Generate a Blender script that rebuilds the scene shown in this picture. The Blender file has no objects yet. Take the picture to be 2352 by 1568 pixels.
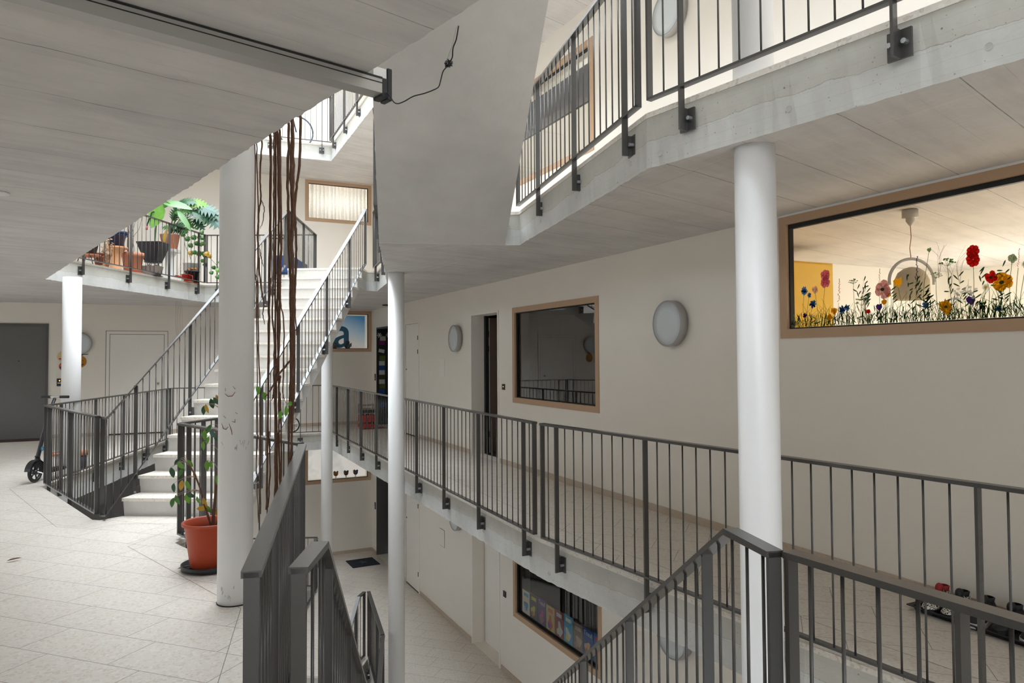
import bpy, bmesh, math, random
from mathutils import Vector, Matrix
from math import sin, cos, pi, radians as RD, sqrt
random.seed(7)
SC = bpy.context.scene
COL = SC.collection
XR, YF = 4.289, 16.195            # right wall plane, far wall plane
XL, YN = -4.0, -3.2               # unseen left wall and near wall
ZL = [-5.73, -2.864, 0.0, 2.895, 5.785]      # finished floor heights
TILE = 0.03
TH = 0.325

# ------------------------------------------------------------------ materials
MATS = {}
def new_mat(name):
    m = bpy.data.materials.new(name); m.use_nodes = True
    nt = m.node_tree; b = nt.nodes['Principled BSDF']
    return m, nt, b
def N(nt, t, **kw):
    n = nt.nodes.new(t)
    for k, v in kw.items(): setattr(n, k, v)
    return n
def pm(name, col, rough=.5, metal=0., noise=0., nscale=8., bump=0., bscale=40., spec=.5, coat=0., emis=None, es=0., trans=0.):
    if name in MATS: return MATS[name]
    m, nt, b = new_mat(name)
    b.inputs['Base Color'].default_value = (*col, 1); b.inputs['Roughness'].default_value = rough
    b.inputs['Metallic'].default_value = metal; b.inputs['Specular IOR Level'].default_value = spec
    b.inputs['Coat Weight'].default_value = coat
    if trans: b.inputs['Transmission Weight'].default_value = trans
    if emis: b.inputs['Emission Color'].default_value = (*emis, 1); b.inputs['Emission Strength'].default_value = es
    tc = N(nt, 'ShaderNodeTexCoord')
    nz = N(nt, 'ShaderNodeTexNoise'); nz.inputs['Scale'].default_value = nscale; nz.inputs['Detail'].default_value = 6
    nt.links.new(tc.outputs['Object'], nz.inputs['Vector'])
    mx = N(nt, 'ShaderNodeMix', data_type='RGBA')
    mx.inputs[6].default_value = (*[c*(1-noise) for c in col], 1); mx.inputs[7].default_value = (*[min(1, c*(1+noise)) for c in col], 1)
    nt.links.new(nz.outputs['Fac'], mx.inputs[0]); nt.links.new(mx.outputs[2], b.inputs['Base Color'])
    if bump:
        n2 = N(nt, 'ShaderNodeTexNoise'); n2.inputs['Scale'].default_value = bscale; n2.inputs['Detail'].default_value = 4
        nt.links.new(tc.outputs['Object'], n2.inputs['Vector'])
        bp = N(nt, 'ShaderNodeBump'); bp.inputs['Strength'].default_value = bump; bp.inputs['Distance'].default_value = .01
        nt.links.new(n2.outputs['Fac'], bp.inputs['Height']); nt.links.new(bp.outputs['Normal'], b.inputs['Normal'])
    MATS[name] = m
    return m
def rot_uv(nt, ang):
    """object coordinates turned about z, separated"""
    tc = N(nt, 'ShaderNodeTexCoord'); mp = N(nt, 'ShaderNodeMapping'); mp.inputs['Rotation'].default_value = (0, 0, ang)
    nt.links.new(tc.outputs['Object'], mp.inputs['Vector'])
    sp = N(nt, 'ShaderNodeSeparateXYZ'); nt.links.new(mp.outputs[0], sp.inputs[0])
    return tc, mp, sp
def math_(nt, op, a, b=None, c=None):
    n = N(nt, 'ShaderNodeMath', operation=op)
    for i, v in enumerate((a, b, c)):
        if v is None: continue
        if isinstance(v, (int, float)): n.inputs[i].default_value = v
        else: nt.links.new(v, n.inputs[i])
    return n.outputs[0]
def ramp(nt, src, stops):
    r = N(nt, 'ShaderNodeValToRGB'); nt.links.new(src, r.inputs[0])
    el = r.color_ramp.elements
    while len(el) < len(stops): el.new(.5)
    for e, (p, c) in zip(el, stops): e.position = p; e.color = (*c, 1) if len(c) == 3 else c
    return r.outputs[0]
def mixc(nt, f, a, b, blend='MIX'):
    m = N(nt, 'ShaderNodeMix', data_type='RGBA', blend_type=blend)
    if isinstance(f, (int, float)): m.inputs[0].default_value = f
    else: nt.links.new(f, m.inputs[0])
    for i, v in ((6, a), (7, b)):
        if isinstance(v, tuple): m.inputs[i].default_value = (*v, 1)
        else: nt.links.new(v, m.inputs[i])
    return m.outputs[2]

def speckle(nt, tc, base, dark, light):
    v = N(nt, 'ShaderNodeTexVoronoi'); v.inputs['Scale'].default_value = 70
    nt.links.new(tc.outputs['Object'], v.inputs['Vector'])
    sp = N(nt, 'ShaderNodeSeparateColor'); nt.links.new(v.outputs['Color'], sp.inputs[0])
    n = N(nt, 'ShaderNodeTexNoise'); n.inputs['Scale'].default_value = 60; n.inputs['Detail'].default_value = 3
    nt.links.new(tc.outputs['Object'], n.inputs['Vector'])
    c = ramp(nt, sp.outputs[0], [(.0, dark), (.16, dark), (.2, base), (.78, base), (.85, light)])
    return mixc(nt, math_(nt, 'MULTIPLY', n.outputs['Fac'], .9), (base[0], base[1], base[2]), c)
def tile_mat():
    m, nt, b = new_mat('terrazzo_tiles')
    tc, mp, sp = rot_uv(nt, RD(45.5))
    L, W, g = .61, .30, .0035
    v = math_(nt, 'DIVIDE', sp.outputs[1], W); row = math_(nt, 'FLOOR', v); fv = math_(nt, 'FRACT', v)
    u = math_(nt, 'ADD', math_(nt, 'DIVIDE', sp.outputs[0], L), math_(nt, 'MULTIPLY', row, .34)); fu = math_(nt, 'FRACT', u)
    du = math_(nt, 'MULTIPLY', math_(nt, 'MINIMUM', fu, math_(nt, 'SUBTRACT', 1., fu)), L)
    dv = math_(nt, 'MULTIPLY', math_(nt, 'MINIMUM', fv, math_(nt, 'SUBTRACT', 1., fv)), W)
    d = math_(nt, 'MINIMUM', du, dv)
    joint = math_(nt, 'LESS_THAN', d, g/2)
    cid = math_(nt, 'ADD', math_(nt, 'FLOOR', u), math_(nt, 'MULTIPLY', row, 17.3))
    wn = N(nt, 'ShaderNodeTexWhiteNoise', noise_dimensions='1D'); nt.links.new(cid, wn.inputs['W'])
    base = speckle(nt, tc, (.69, .640, .570), (.53, .45, .38), (.78, .75, .71))
    tint = ramp(nt, wn.outputs['Value'], [(0, (.955, .955, .955)), (1, (1, 1, 1))])
    c = mixc(nt, 1.0, base, tint, 'MULTIPLY')
    c = mixc(nt, joint, c, (.17, .155, .15))
    nt.links.new(c, b.inputs['Base Color']); b.inputs['Roughness'].default_value = .38
    bp = N(nt, 'ShaderNodeBump'); bp.inputs['Strength'].default_value = .4; bp.inputs['Distance'].default_value = .003; bp.invert = True
    nt.links.new(joint, bp.inputs['Height']); nt.links.new(bp.outputs[0], b.inputs['Normal'])
    MATS['tiles'] = m; return m
def terr_mat():
    m, nt, b = new_mat('terrazzo_plain')
    tc = N(nt, 'ShaderNodeTexCoord')
    c = speckle(nt, tc, (.73, .68, .61), (.48, .40, .33), (.82, .80, .76))
    nt.links.new(c, b.inputs['Base Color']); b.inputs['Roughness'].default_value = .42
    MATS['terr'] = m; return m
def concrete_mat(name, base, dark, ang=None, spacing=.47, holes=True, lines=.55):
    """cast concrete: soft blotches, pores, and (for soffits) board seams at an angle"""
    m, nt, b = new_mat(name)
    tc = N(nt, 'ShaderNodeTexCoord')
    n1 = N(nt, 'ShaderNodeTexNoise'); n1.inputs['Scale'].default_value = 1.6; n1.inputs['Detail'].default_value = 8; n1.inputs['Roughness'].default_value = .62
    nt.links.new(tc.outputs['Object'], n1.inputs['Vector'])
    c = ramp(nt, n1.outputs['Fac'], [(.28, dark), (.5, tuple((x+y)/2 for x, y in zip(base, dark))), (.72, base)])
    if ang is not None:
        tc2, mp, sp = rot_uv(nt, ang)
        st = N(nt, 'ShaderNodeMapping'); st.inputs['Scale'].default_value = (.45, 3.2, 1); nt.links.new(mp.outputs[0], st.inputs['Vector'])
        n3 = N(nt, 'ShaderNodeTexNoise'); n3.inputs['Scale'].default_value = 2.2; n3.inputs['Detail'].default_value = 7; n3.inputs['Roughness'].default_value = .7
        nt.links.new(st.outputs[0], n3.inputs['Vector'])
        c = mixc(nt, 1.0, c, ramp(nt, n3.outputs['Fac'], [(.30, (.86, .86, .87)), (.55, (1, 1, 1))]), 'MULTIPLY')
        wob = N(nt, 'ShaderNodeTexNoise'); wob.inputs['Scale'].default_value = 5; nt.links.new(mp.outputs[0], wob.inputs['Vector'])
        yy = math_(nt, 'ADD', math_(nt, 'ADD', sp.outputs[1], .1), math_(nt, 'MULTIPLY', wob.outputs['Fac'], .006))
        v = math_(nt, 'DIVIDE', yy, spacing); fv = math_(nt, 'FRACT', v)
        dd = math_(nt, 'MULTIPLY', math_(nt, 'MINIMUM', fv, math_(nt, 'SUBTRACT', 1., fv)), spacing)
        seam = math_(nt, 'LESS_THAN', dd, .0026)
        brk = N(nt, 'ShaderNodeTexNoise'); brk.inputs['Scale'].default_value = 3.5; brk.inputs['Detail'].default_value = 5
        nt.links.new(mp.outputs[0], brk.inputs['Vector'])
        f = math_(nt, 'MULTIPLY', seam, ramp(nt, brk.outputs['Fac'], [(.34, (.25, .25, .25)), (.58, (.85, .85, .85))]))
        c = mixc(nt, f, c, (.10, .095, .09))
        v2 = math_(nt, 'FRACT', math_(nt, 'DIVIDE', yy, spacing*.34))
        fine = math_(nt, 'LESS_THAN', math_(nt, 'MULTIPLY', v2, spacing*.34), .0016)
        c = mixc(nt, math_(nt, 'MULTIPLY', math_(nt, 'MULTIPLY', fine, .5), ramp(nt, brk.outputs['Fac'], [(.45, (0, 0, 0)), (.6, (1, 1, 1))])), c, (.15, .14, .13))
    if holes:
        sz = N(nt, 'ShaderNodeSeparateXYZ'); nt.links.new(tc.outputs['Object'], sz.inputs[0])
        hz = math_(nt, 'MODULO', math_(nt, 'ADD', sz.outputs[2], 28.8+.335), 2.88)
        nl = N(nt, 'ShaderNodeTexNoise'); nl.inputs['Scale'].default_value = 2.6; nl.inputs['Detail'].default_value = 9; nl.inputs['Roughness'].default_value = .62; nt.links.new(tc.outputs['Object'], nl.inputs['Vector'])
        hc = math_(nt, 'ADD', math_(nt, 'MULTIPLY', nl.outputs['Fac'], .11), .125)
        above = math_(nt, 'GREATER_THAN', hz, hc)
        c = mixc(nt, above, c, mixc(nt, 1.0, c, (.90, .885, .83), 'MULTIPLY'))
        crack = math_(nt, 'LESS_THAN', math_(nt, 'ABSOLUTE', math_(nt, 'SUBTRACT', hz, hc)), .0016)
        c = mixc(nt, math_(nt, 'MULTIPLY', crack, .55), c, (.25, .23, .20))
        fb = math_(nt, 'FRACT', math_(nt, 'DIVIDE', math_(nt, 'ADD', hz, math_(nt, 'MULTIPLY', nl.outputs['Fac'], .01)), .056))
        c = mixc(nt, math_(nt, 'MULTIPLY', math_(nt, 'LESS_THAN', fb, .045), .22), c, (.33, .32, .30))
        v3 = N(nt, 'ShaderNodeTexVoronoi'); v3.inputs['Scale'].default_value = 60; nt.links.new(tc.outputs['Object'], v3.inputs['Vector'])
        s3 = N(nt, 'ShaderNodeSeparateColor'); nt.links.new(v3.outputs['Color'], s3.inputs[0])
        h3 = math_(nt, 'LESS_THAN', v3.outputs['Distance'], math_(nt, 'MULTIPLY', math_(nt, 'SUBTRACT', s3.outputs[0], .78), 1.1))
        c = mixc(nt, math_(nt, 'MULTIPLY', h3, .55), c, (.2, .18, .16))
        vo = N(nt, 'ShaderNodeTexVoronoi'); vo.inputs['Scale'].default_value = 17; nt.links.new(tc.outputs['Object'], vo.inputs['Vector'])
        spc = N(nt, 'ShaderNodeSeparateColor'); nt.links.new(vo.outputs['Color'], spc.inputs[0])
        rad = math_(nt, 'MULTIPLY', math_(nt, 'SUBTRACT', spc.outputs[0], .55), .22)
        hole = math_(nt, 'LESS_THAN', vo.outputs['Distance'], rad)
        c = mixc(nt, math_(nt, 'MULTIPLY', hole, .75), c, (.16, .15, .14))
    nt.links.new(c, b.inputs['Base Color']); b.inputs['Roughness'].default_value = .78
    n4 = N(nt, 'ShaderNodeTexNoise'); n4.inputs['Scale'].default_value = 30; n4.inputs['Detail'].default_value = 6; nt.links.new(tc.outputs['Object'], n4.inputs['Vector'])
    bp = N(nt, 'ShaderNodeBump'); bp.inputs['Strength'].default_value = .25; bp.inputs['Distance'].default_value = .006
    nt.links.new(n4.outputs['Fac'], bp.inputs['Height']); nt.links.new(bp.outputs[0], b.inputs['Normal'])
    MATS[name] = m; return m
def glass_mat(name, refl=1.45, tint=(1, 1, 1), rough=0.):
    m = bpy.data.materials.new(name); m.use_nodes = True; nt = m.node_tree
    for n in list(nt.nodes): nt.nodes.remove(n)
    o = N(nt, 'ShaderNodeOutputMaterial'); t = N(nt, 'ShaderNodeBsdfTransparent'); t.inputs[0].default_value = (*tint, 1)
    g = N(nt, 'ShaderNodeBsdfGlossy'); g.inputs['Roughness'].default_value = rough
    fr = N(nt, 'ShaderNodeFresnel'); fr.inputs[0].default_value = refl
    mx = N(nt, 'ShaderNodeMixShader')
    nt.links.new(fr.outputs[0], mx.inputs[0]); nt.links.new(t.outputs[0], mx.inputs[1]); nt.links.new(g.outputs[0], mx.inputs[2]); nt.links.new(mx.outputs[0], o.inputs[0])
    MATS[name] = m; return m

tile_mat(); terr_mat()
concrete_mat('soffit', (.68, .655, .635), (.56, .54, .525), RD(-16), .5, holes=False)
concrete_mat('edge', (.66, .66, .64), (.47, .47, .45), None, holes=True)
concrete_mat('stairc', (.62, .605, .58), (.50, .485, .465), None, holes=False)
wall = pm('wall_plaster', (.83, .787, .722), .85, noise=.02, nscale=3, bump=.12, bscale=260, spec=.3)
metal = pm('railing_metal', (.064, .061, .058), .27, .15, noise=.05, nscale=60, bump=.012, bscale=300, spec=.7)
whitep = pm('column_paint', (.86, .86, .86), .38, noise=.015, nscale=6, bump=.06, bscale=25)
beige = pm('window_frame_beige', (.50, .335, .215), .6, noise=.03, nscale=20)
doorw = pm('door_white', (.84, .81, .76), .55, noise=.01)
doorg = pm('door_grey', (.10, .098, .095), .5, noise=.06)
black = pm('black_plastic', (.012, .012, .014), .45, noise=.1)
bolt = pm('bolt_zinc', (.45, .47, .5), .35, .9)
gasket = pm('gasket_black', (.01, .01, .01), .6)
redm = None
glass = glass_mat('window_glass', 2.3)
glass2 = glass_mat('window_glass_clear', 1.5)
terracotta = pm('terracotta', (.50, .19, .10), .75, noise=.12, nscale=10, bump=.1)
chrome = pm('steel', (.6, .6, .6), .3, 1.)
lampglass = pm('lamp_glass', (.60, .64, .67), .35, coat=.3)
lampring = pm('lamp_ring', (.42, .41, .40), .45, .3)

# ------------------------------------------------------------------ mesh helpers
def finish(name, bm, mat, parent=None, smooth=False, mats=None):
    bmesh.ops.recalc_face_normals(bm, faces=bm.faces[:])
    me = bpy.data.meshes.new(name); bm.to_mesh(me); bm.free()
    for mm in (mats or [mat]): me.materials.append(mm)
    o = bpy.data.objects.new(name, me); COL.objects.link(o)
    if parent: o.parent = parent
    if smooth:
        for p in me.polygons: p.use_smooth = True
    return o
def tag(o, label=None, cat=None, group=None, kind=None):
    if label: o['label'] = label
    if cat: o['category'] = cat
    if group: o['group'] = group
    if kind: o['kind'] = kind
    return o
def empty(name, loc=(0, 0, 0), rz=0, label=None, cat=None, group=None):
    o = bpy.data.objects.new(name, None); COL.objects.link(o); o.location = loc; o.rotation_euler = (0, 0, rz)
    o.empty_display_size = .1
    return tag(o, label, cat, group)
def box(bm, x0, x1, y0, y1, z0, z1, mat=0, M=None):
    vs = [bm.verts.new((x, y, z)) for z in (z0, z1) for x, y in ((x0, y0), (x1, y0), (x1, y1), (x0, y1))]
    fs = [(3, 2, 1, 0), (4, 5, 6, 7), (0, 1, 5, 4), (1, 2, 6, 5), (2, 3, 7, 6), (3, 0, 4, 7)]
    for f in fs:
        fc = bm.faces.new([vs[i] for i in f]); fc.material_index = mat
    if M is not None:
        for v in vs: v.co = M @ v.co
    return vs
def loft(bm, rings, cap=True, mat=0, closed=True):
    R = [[bm.verts.new(p) for p in r] for r in rings]
    n = len(R[0])
    for a, b in zip(R, R[1:]):
        for i in range(n if closed else n-1):
            f = bm.faces.new((a[i], a[(i+1) % n], b[(i+1) % n], b[i])); f.material_index = mat
    if cap:
        for r in (R[0][::-1], R[-1]):
            f = bm.faces.new(r); f.material_index = mat
    return R
def tube(bm, pts, rad, n=8, mat=0, cap=True):
    pts = [Vector(p) for p in pts]; rings = []
    if isinstance(rad, (int, float)): rad = [rad]*len(pts)
    up = Vector((0, 0, 1))
    d0 = (pts[1]-pts[0]).normalized()
    a = d0.orthogonal().normalized()
    for i, p in enumerate(pts):
        d = (pts[min(i+1, len(pts)-1)]-pts[max(i-1, 0)]).normalized()
        a = (a - d*a.dot(d)).normalized(); b = d.cross(a)
        rings.append([p + (a*cos(2*pi*k/n)+b*sin(2*pi*k/n))*rad[i] for k in range(n)])
    return loft(bm, rings, cap, mat)
def lathe(bm, prof, n=24, c=(0, 0), mat=0, cap=False):
    rings = [[(c[0]+r*cos(2*pi*k/n), c[1]+r*sin(2*pi*k/n), z) for k in range(n)] for r, z in prof]
    return loft(bm, rings, cap, mat)
def B(): return bmesh.new()
def boxo(name, x0, x1, y0, y1, z0, z1, mat, parent=None, bev=0):
    bm = B(); box(bm, x0, x1, y0, y1, z0, z1)
    if bev: bmesh.ops.bevel(bm, geom=bm.edges[:], offset=bev, segments=2, affect='EDGES')
    return finish(name, bm, mat, parent)
def text_mesh(name, curve, parent, loc, rot):
    t = bpy.data.objects.new('tmp_text', curve); COL.objects.link(t); dg = bpy.context.evaluated_depsgraph_get()
    me = bpy.data.meshes.new_from_object(t.evaluated_get(dg)); me.name = name; bpy.data.objects.remove(t)
    o = bpy.data.objects.new(name, me); COL.objects.link(o); o.parent = parent; o.location = loc; o.rotation_euler = rot; return o
def smooth_poly(pts, it=2):
    for _ in range(it):
        q = []
        for i in range(len(pts)):
            a = Vector(pts[i]); b = Vector(pts[(i+1) % len(pts)])
            q += [a*.75+b*.25, a*.25+b*.75]
        pts = q
    return pts

def signed(poly): return sum(poly[i][0]*poly[(i+1) % len(poly)][1]-poly[(i+1) % len(poly)][0]*poly[i][1] for i in range(len(poly)))/2
def offset_poly(poly, d):
    """offset outward by d (poly any orientation)"""
    s = 1 if signed(poly) > 0 else -1
    out = []
    n = len(poly)
    for i in range(n):
        p0, p1, p2 = Vector(poly[i-1]), Vector(poly[i]), Vector(poly[(i+1) % n])
        d1 = (p1-p0).normalized(); d2 = (p2-p1).normalized()
        n1 = Vector((d1.y, -d1.x))*s; n2 = Vector((d2.y, -d2.x))*s
        m = (n1+n2)
        k = max(.35, 1+n1.dot(n2)); out.append(p1 + m*(d/k))
    return out
def densify(poly, step):
    out = []
    for i in range(len(poly)):
        a = Vector(poly[i][:2]); b = Vector(poly[(i+1) % len(poly)][:2]); k = max(1, int((b-a).length/step))
        for j in range(k): out.append(a+(b-a)*j/k)
    return out
def slab(name, outer, inners, zt, zb, mats, jitter=0., to3=None, step=.045):
    """flat plate with holes; mats = (top, bottom, sides)"""
    bm = B(); to3 = to3 or (lambda p, z: (p[0], p[1], z))
    loops = [outer]+[densify(i, step) if jitter else i for i in inners]
    for z, flip, mi in ((zt, False, 0), (zb, True, 1)):
        edges = []; lv = []
        for li, lp in enumerate(loops):
            jit = jitter if (li and z == zb) else 0
            vs = [bm.verts.new(to3((p[0]+random.gauss(0, jit), p[1]+random.gauss(0, jit)), z + (abs(random.gauss(0, jit)) if jit else 0))) for p in lp]
            lv.append(vs); edges += [bm.edges.new((vs[i], vs[(i+1) % len(vs)])) for i in range(len(vs))]
        r = bmesh.ops.triangle_fill(bm, use_beauty=True, use_dissolve=False, edges=edges)
        for g in r['geom']:
            if isinstance(g, bmesh.types.BMFace): g.material_index = mi
        if not flip: top = lv
    for a, b in zip(top, lv):
        n = len(a)
        for i in range(n):
            f = bm.faces.new((a[i], a[(i+1) % n], b[(i+1) % n], b[i])); f.material_index = 2
    return finish(name, bm, None, mats=list(mats))

# ------------------------------------------------------------------ plan of the openings
OUT = [(XL, YN), (XR, YN), (XR, YF), (XL, YF)]
sA, cA = sin(RD(28.89)), cos(RD(28.89)); WA = 1.17; TRA = .269
A0 = (-.341, 7.847)
def ptA(u, w, o=A0): return (o[0]+sA*u+cA*w, o[1]+cA*u-sA*w)
sB, cB = sin(RD(17.2)), cos(RD(17.2)); WB = 1.196; TRB = .275; UB0 = .30
B0 = (1.817, 6.608)
def ptB(u, w): return (B0[0]-sB*u+cB*w, B0[1]-cB*u-sB*w)
uBt = UB0+16*TRB
VOID0 = [(-1.28, 10.10), (.08, 14.72), (3.02, 14.55), (2.93, 9.4), (2.81, 5.26), (3.02, 2.76), (3.12, 1.9), (3.25, .5), (3.3, -1.6), (1.62, -1.6),
         (1.53, 1.47), ptB(uBt, WB), ptB(uBt, 0), (.34, 1.93), (.22, 1.93), (.74, 4.66), (.09, 6.52), (.46, 7.06), ptA(0, WA), ptA(0, 0), (-.52, 7.74), (-.59, 7.80)]
tA = 16*TRA
VOID1 = [(-1.43, 11.38), (.70, 14.93), (2.62, 14.03), (1.80, 11.80), ptA(tA, -.0), ptA(tA, WA), (2.93, 11.42), (3.12, 11.46), (2.905, 10.14), (1.82, 6.60), (2.96, 6.25), (3.08, 6.18),
         (2.50, 3.36), (2.80, 1.55), (3.1, .3), (1.25, .3)]
VOIDM = [(-1.43, 10.6), (.60, 14.8), (2.62, 13.98), (1.375, 10.51), (2.40, 9.94), (2.70, 10.44), (2.47, 8.72), (1.84, 6.61), (.9, 4.4), (-.1, 5.4)]
VOIDR = [(-1.7, -.6), (3.3, -.6), (3.3, 15.0), (-1.7, 15.0)]

def ring_joint(name, poly, d, z):
    """thin dark joint parallel to the opening's edge"""
    a = offset_poly(poly, d-.0018); b = offset_poly(poly, d+.0018); bm = B()
    va = [bm.verts.new((p.x, p.y, z)) for p in a]; vb = [bm.verts.new((p.x, p.y, z)) for p in b]; n = len(va)
    for i in range(n): bm.faces.new((va[i], va[(i+1) % n], vb[(i+1) % n], vb[i]))
    return finish(name, bm, pm('joint_dark', (.2, .185, .17), .7))
ledger = []
for lv, vo in ((1, VOIDM), (2, VOID0), (3, VOID1), (4, VOID0)):
    z = ZL[lv]
    f = slab('floor', OUT, [offset_poly(vo, -.006)], z, z-TILE, (MATS['tiles'], MATS['terr'], MATS['terr']))
    tag(f, kind='structure')
    c = slab('ceiling', OUT, [vo], z-TILE, z-TH, (MATS['edge'], MATS['soffit'], MATS['edge']), jitter=.0028)
    tag(c, kind='structure')
    if lv == 2:
        j = ring_joint('joint', vo, .30, z+.0008); j.parent = f
slabs = [o for o in bpy.data.objects if o.name.startswith('ceiling')]
def edge_disc(par, p, nrm, r, mat, depth=.006):
    nrm = Vector(nrm).normalized(); u = Vector((-nrm.y, nrm.x, 0)); bm = B()
    rings = [[Vector(p)+nrm*d+(u*cos(2*pi*k/18)+Vector((0, 0, 1))*sin(2*pi*k/18))*q for k in range(18)] for q, d in ((r, .0003), (r*.92, .0022), (r*.8, .0004), (.0005, .0003))]
    loft(bm, rings, False); finish('tie_hole', bm, mat, par)
s1 = bpy.data.objects['ceiling.002']; s0 = bpy.data.objects['ceiling.001']
tm = pm('tie_plug', (.50, .50, .47), .8, noise=.1)
def on_edge(a, b, t): return (a[0]+(b[0]-a[0])*t, a[1]+(b[1]-a[1])*t)
for (a, b), lst, par in ((((2.50, 3.36), (3.08, 6.18)), ((.08, 2.665), (.42, 2.68), (.48, 2.66), (.75, 2.67)), s1), (((2.50, 3.36), (2.80, 1.55)), ((.055, 2.64), (.96, 2.655), (.5, 2.66)), s1), (((2.81, 5.26), (3.02, 2.76)), ((.04, -.255), (.5, -.25)), s0), (((2.93, 9.4), (2.81, 5.26)), ((.5, -.22), (.2, -.21)), s0)):
    nn = Vector((-(b[1]-a[1]), b[0]-a[0])); nn = nn if nn.x < 0 else -nn
    for t, z in lst: q = on_edge(a, b, t); edge_disc(par, (q[0], q[1], z), (nn.x, nn.y, 0), .016, tm)
f = slab('floor', OUT, [], ZL[0], ZL[0]-.3, (MATS['tiles'],)*3); tag(f, kind='structure')
f = slab('ceiling', OUT, [VOIDR], 8.70, 8.38, (MATS['edge'], MATS['soffit'], wall)); tag(f, kind='structure')

# ------------------------------------------------------------------ walls with openings
# right wall: coordinates (y, z)
W1 = (6.67, 8.83, .875, 2.16)
def rect(y0, y1, z0, z1): return [(y0, z0), (y1, z0), (y1, z1), (y0, z1)]
R_OPEN = dict(w0=(6.67, 8.83, .875, 2.16), wM=(6.67, 8.85, -2.0, -.70), wbig=(.55, 4.09, 1.625, 2.565), wL1=(6.73, 8.95, 3.79, 5.07),
              d0=(9.31, 10.27, 0, 2.13), dM=(9.31, 10.27, -2.864, -.734), far0=(14.80, 15.77, 0, 2.13), farM=(14.80, 15.77, -2.864, -.734))
holesR = [rect(v[0], 4.62, v[2], v[3]) if k == 'wbig' else rect(*v) for k, v in R_OPEN.items()]
wr = slab('wall_right', [(YN, -6.1), (YF+.25, -6.1), (YF+.25, 8.7), (YN, 8.7)], holesR, XR, XR+.25, (wall,)*3, to3=lambda p, z: (z, p[0], p[1]))
tag(wr, kind='structure')
wp = boxo('wall_right', XR, XR+.075, 4.09, 4.62, 1.625, 2.565, wall); tag(wp, kind='structure')
wp = boxo('wall_right', XR+.062, XR+.10, 4.084, 4.0895, 1.70, 2.50, pm('yellow_ochre', (.62, .36, .03), .6)); tag(wp, kind='structure')
F_OPEN = dict(w0=(2.80, 4.275, 1.625, 2.55), wM=(2.79, 4.265, -1.278, -.36), w1=(2.79, 4.27, 4.52, 5.44), dL=(-2.90, -1.97, 0, 2.17))
wf = slab('wall_far', [(XL-.25, -6.1), (XR, -6.1), (XR, 8.7), (XL-.25, 8.7)], [rect(*v) for v in F_OPEN.values()], YF, YF+.25, (wall,)*3, to3=lambda p, z: (p[0], z, p[1]))
tag(wf, kind='structure')
GL = [rect(y, y+2.6, z+1.0, z+(1.75 if z > -1 else 2.2)) for y in (-2.6, .6, 3.8, 7.0, 10.2, 13.2) for z in ZL[1:] if not (z == 0 and y < 3)]  # unseen left-wall openings, added and sized for side daylight
wl = slab('wall_left', [(YN, -6.1), (YF+.25, -6.1), (YF+.25, 8.7), (YN, 8.7)], GL, XL-.25, XL, (wall,)*3, to3=lambda p, z: (z, p[0], p[1]))
tag(wl, kind='structure')
GN = [rect(x, x+2.4, z+.15, z+2.35) for x in (-3.7, -1.0, 1.7) for z in ZL[1:]]  # unseen near-wall openings, added to let daylight in from behind
wn = slab('wall_near', [(XL, -6.1), (XR, -6.1), (XR, 8.7), (XL, 8.7)], GN, YN-.25, YN, (wall,)*3, to3=lambda p, z: (p[0], z, p[1]))
tag(wn, kind='structure')

def baseboard(side, segs, axis):
    bm = B()
    for a0, a1, z in segs:
        n = max(1, round((a1-a0)/.61)); st = (a1-a0)/n
        for i in range(n):
            a, b = a0+i*st+.001, a0+(i+1)*st-.001
            if axis == 'y': box(bm, XR-.012, XR-.0004, a, b, z+.0005, z+.068)
            else: box(bm, a, b, YF-.012, YF-.0004, z+.0005, z+.068)
    o = finish('baseboard_'+side, bm, pm('skirting', (.52, .43, .34), .5, noise=.22, nscale=70)); tag(o, kind='structure'); return o
baseboard('right', [(YN+.01, 9.25, 0), (10.30, 12.78, 0), (13.63, 14.74, 0), (15.82, 16.18, 0), (YN+.01, 9.25, ZL[1]), (10.30, 12.78, ZL[1]), (13.63, 14.74, ZL[1]), (15.82, 16.18, ZL[1]), (YN+.01, 16.18, ZL[3])], 'y')
baseboard('far', [(-1.90, -1.05, 0), (.11, 4.27, 0), (XL+.01, 4.27, ZL[1]), (XL+.01, 4.27, ZL[3])], 'x')

# ------------------------------------------------------------------ columns
def column(x, y, r, z0, z1, label):
    bm = B(); zs = [z0]+[z for z in ZL+[v-TH for v in ZL] if z0 < z < z1]+[z1]
    lathe(bm, [(r, z0), (r, z1)], 40, (x, y), cap=True)
    o = finish('column', bm, whitep)
    for p in o.data.polygons: p.use_smooth = len(p.vertices) < 10
    if abs(z0) < .01:
        b2 = B(); lathe(b2, [(r+.004, 0), (r+.004, .006), (r, .007)], 40, (x, y)); finish('base_seal', b2, gasket, o)
    return tag(o, label, 'column', None)
column(.41, 4.79, .104, 0.0, 8.4, 'thick round white column with scuffs beside the red-potted plant')
mk = bpy.data.objects['column']; ca = math.atan2(-4.79, -.41)
def onc(sx, z):   # point on the column skin that faces the landing; sx metres to the right
    a = ca+math.asin(max(-.98, min(.98, sx/.1045))); return Vector((.41+.1045*cos(a), 4.79+.1045*sin(a), z))
redm = pm('ivy_trace', (.20, .055, .035), .8, noise=.3, nscale=90); scm = pm('scuff_grey', (.30, .29, .28), .8, noise=.4, nscale=120)
bm = B()
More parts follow.
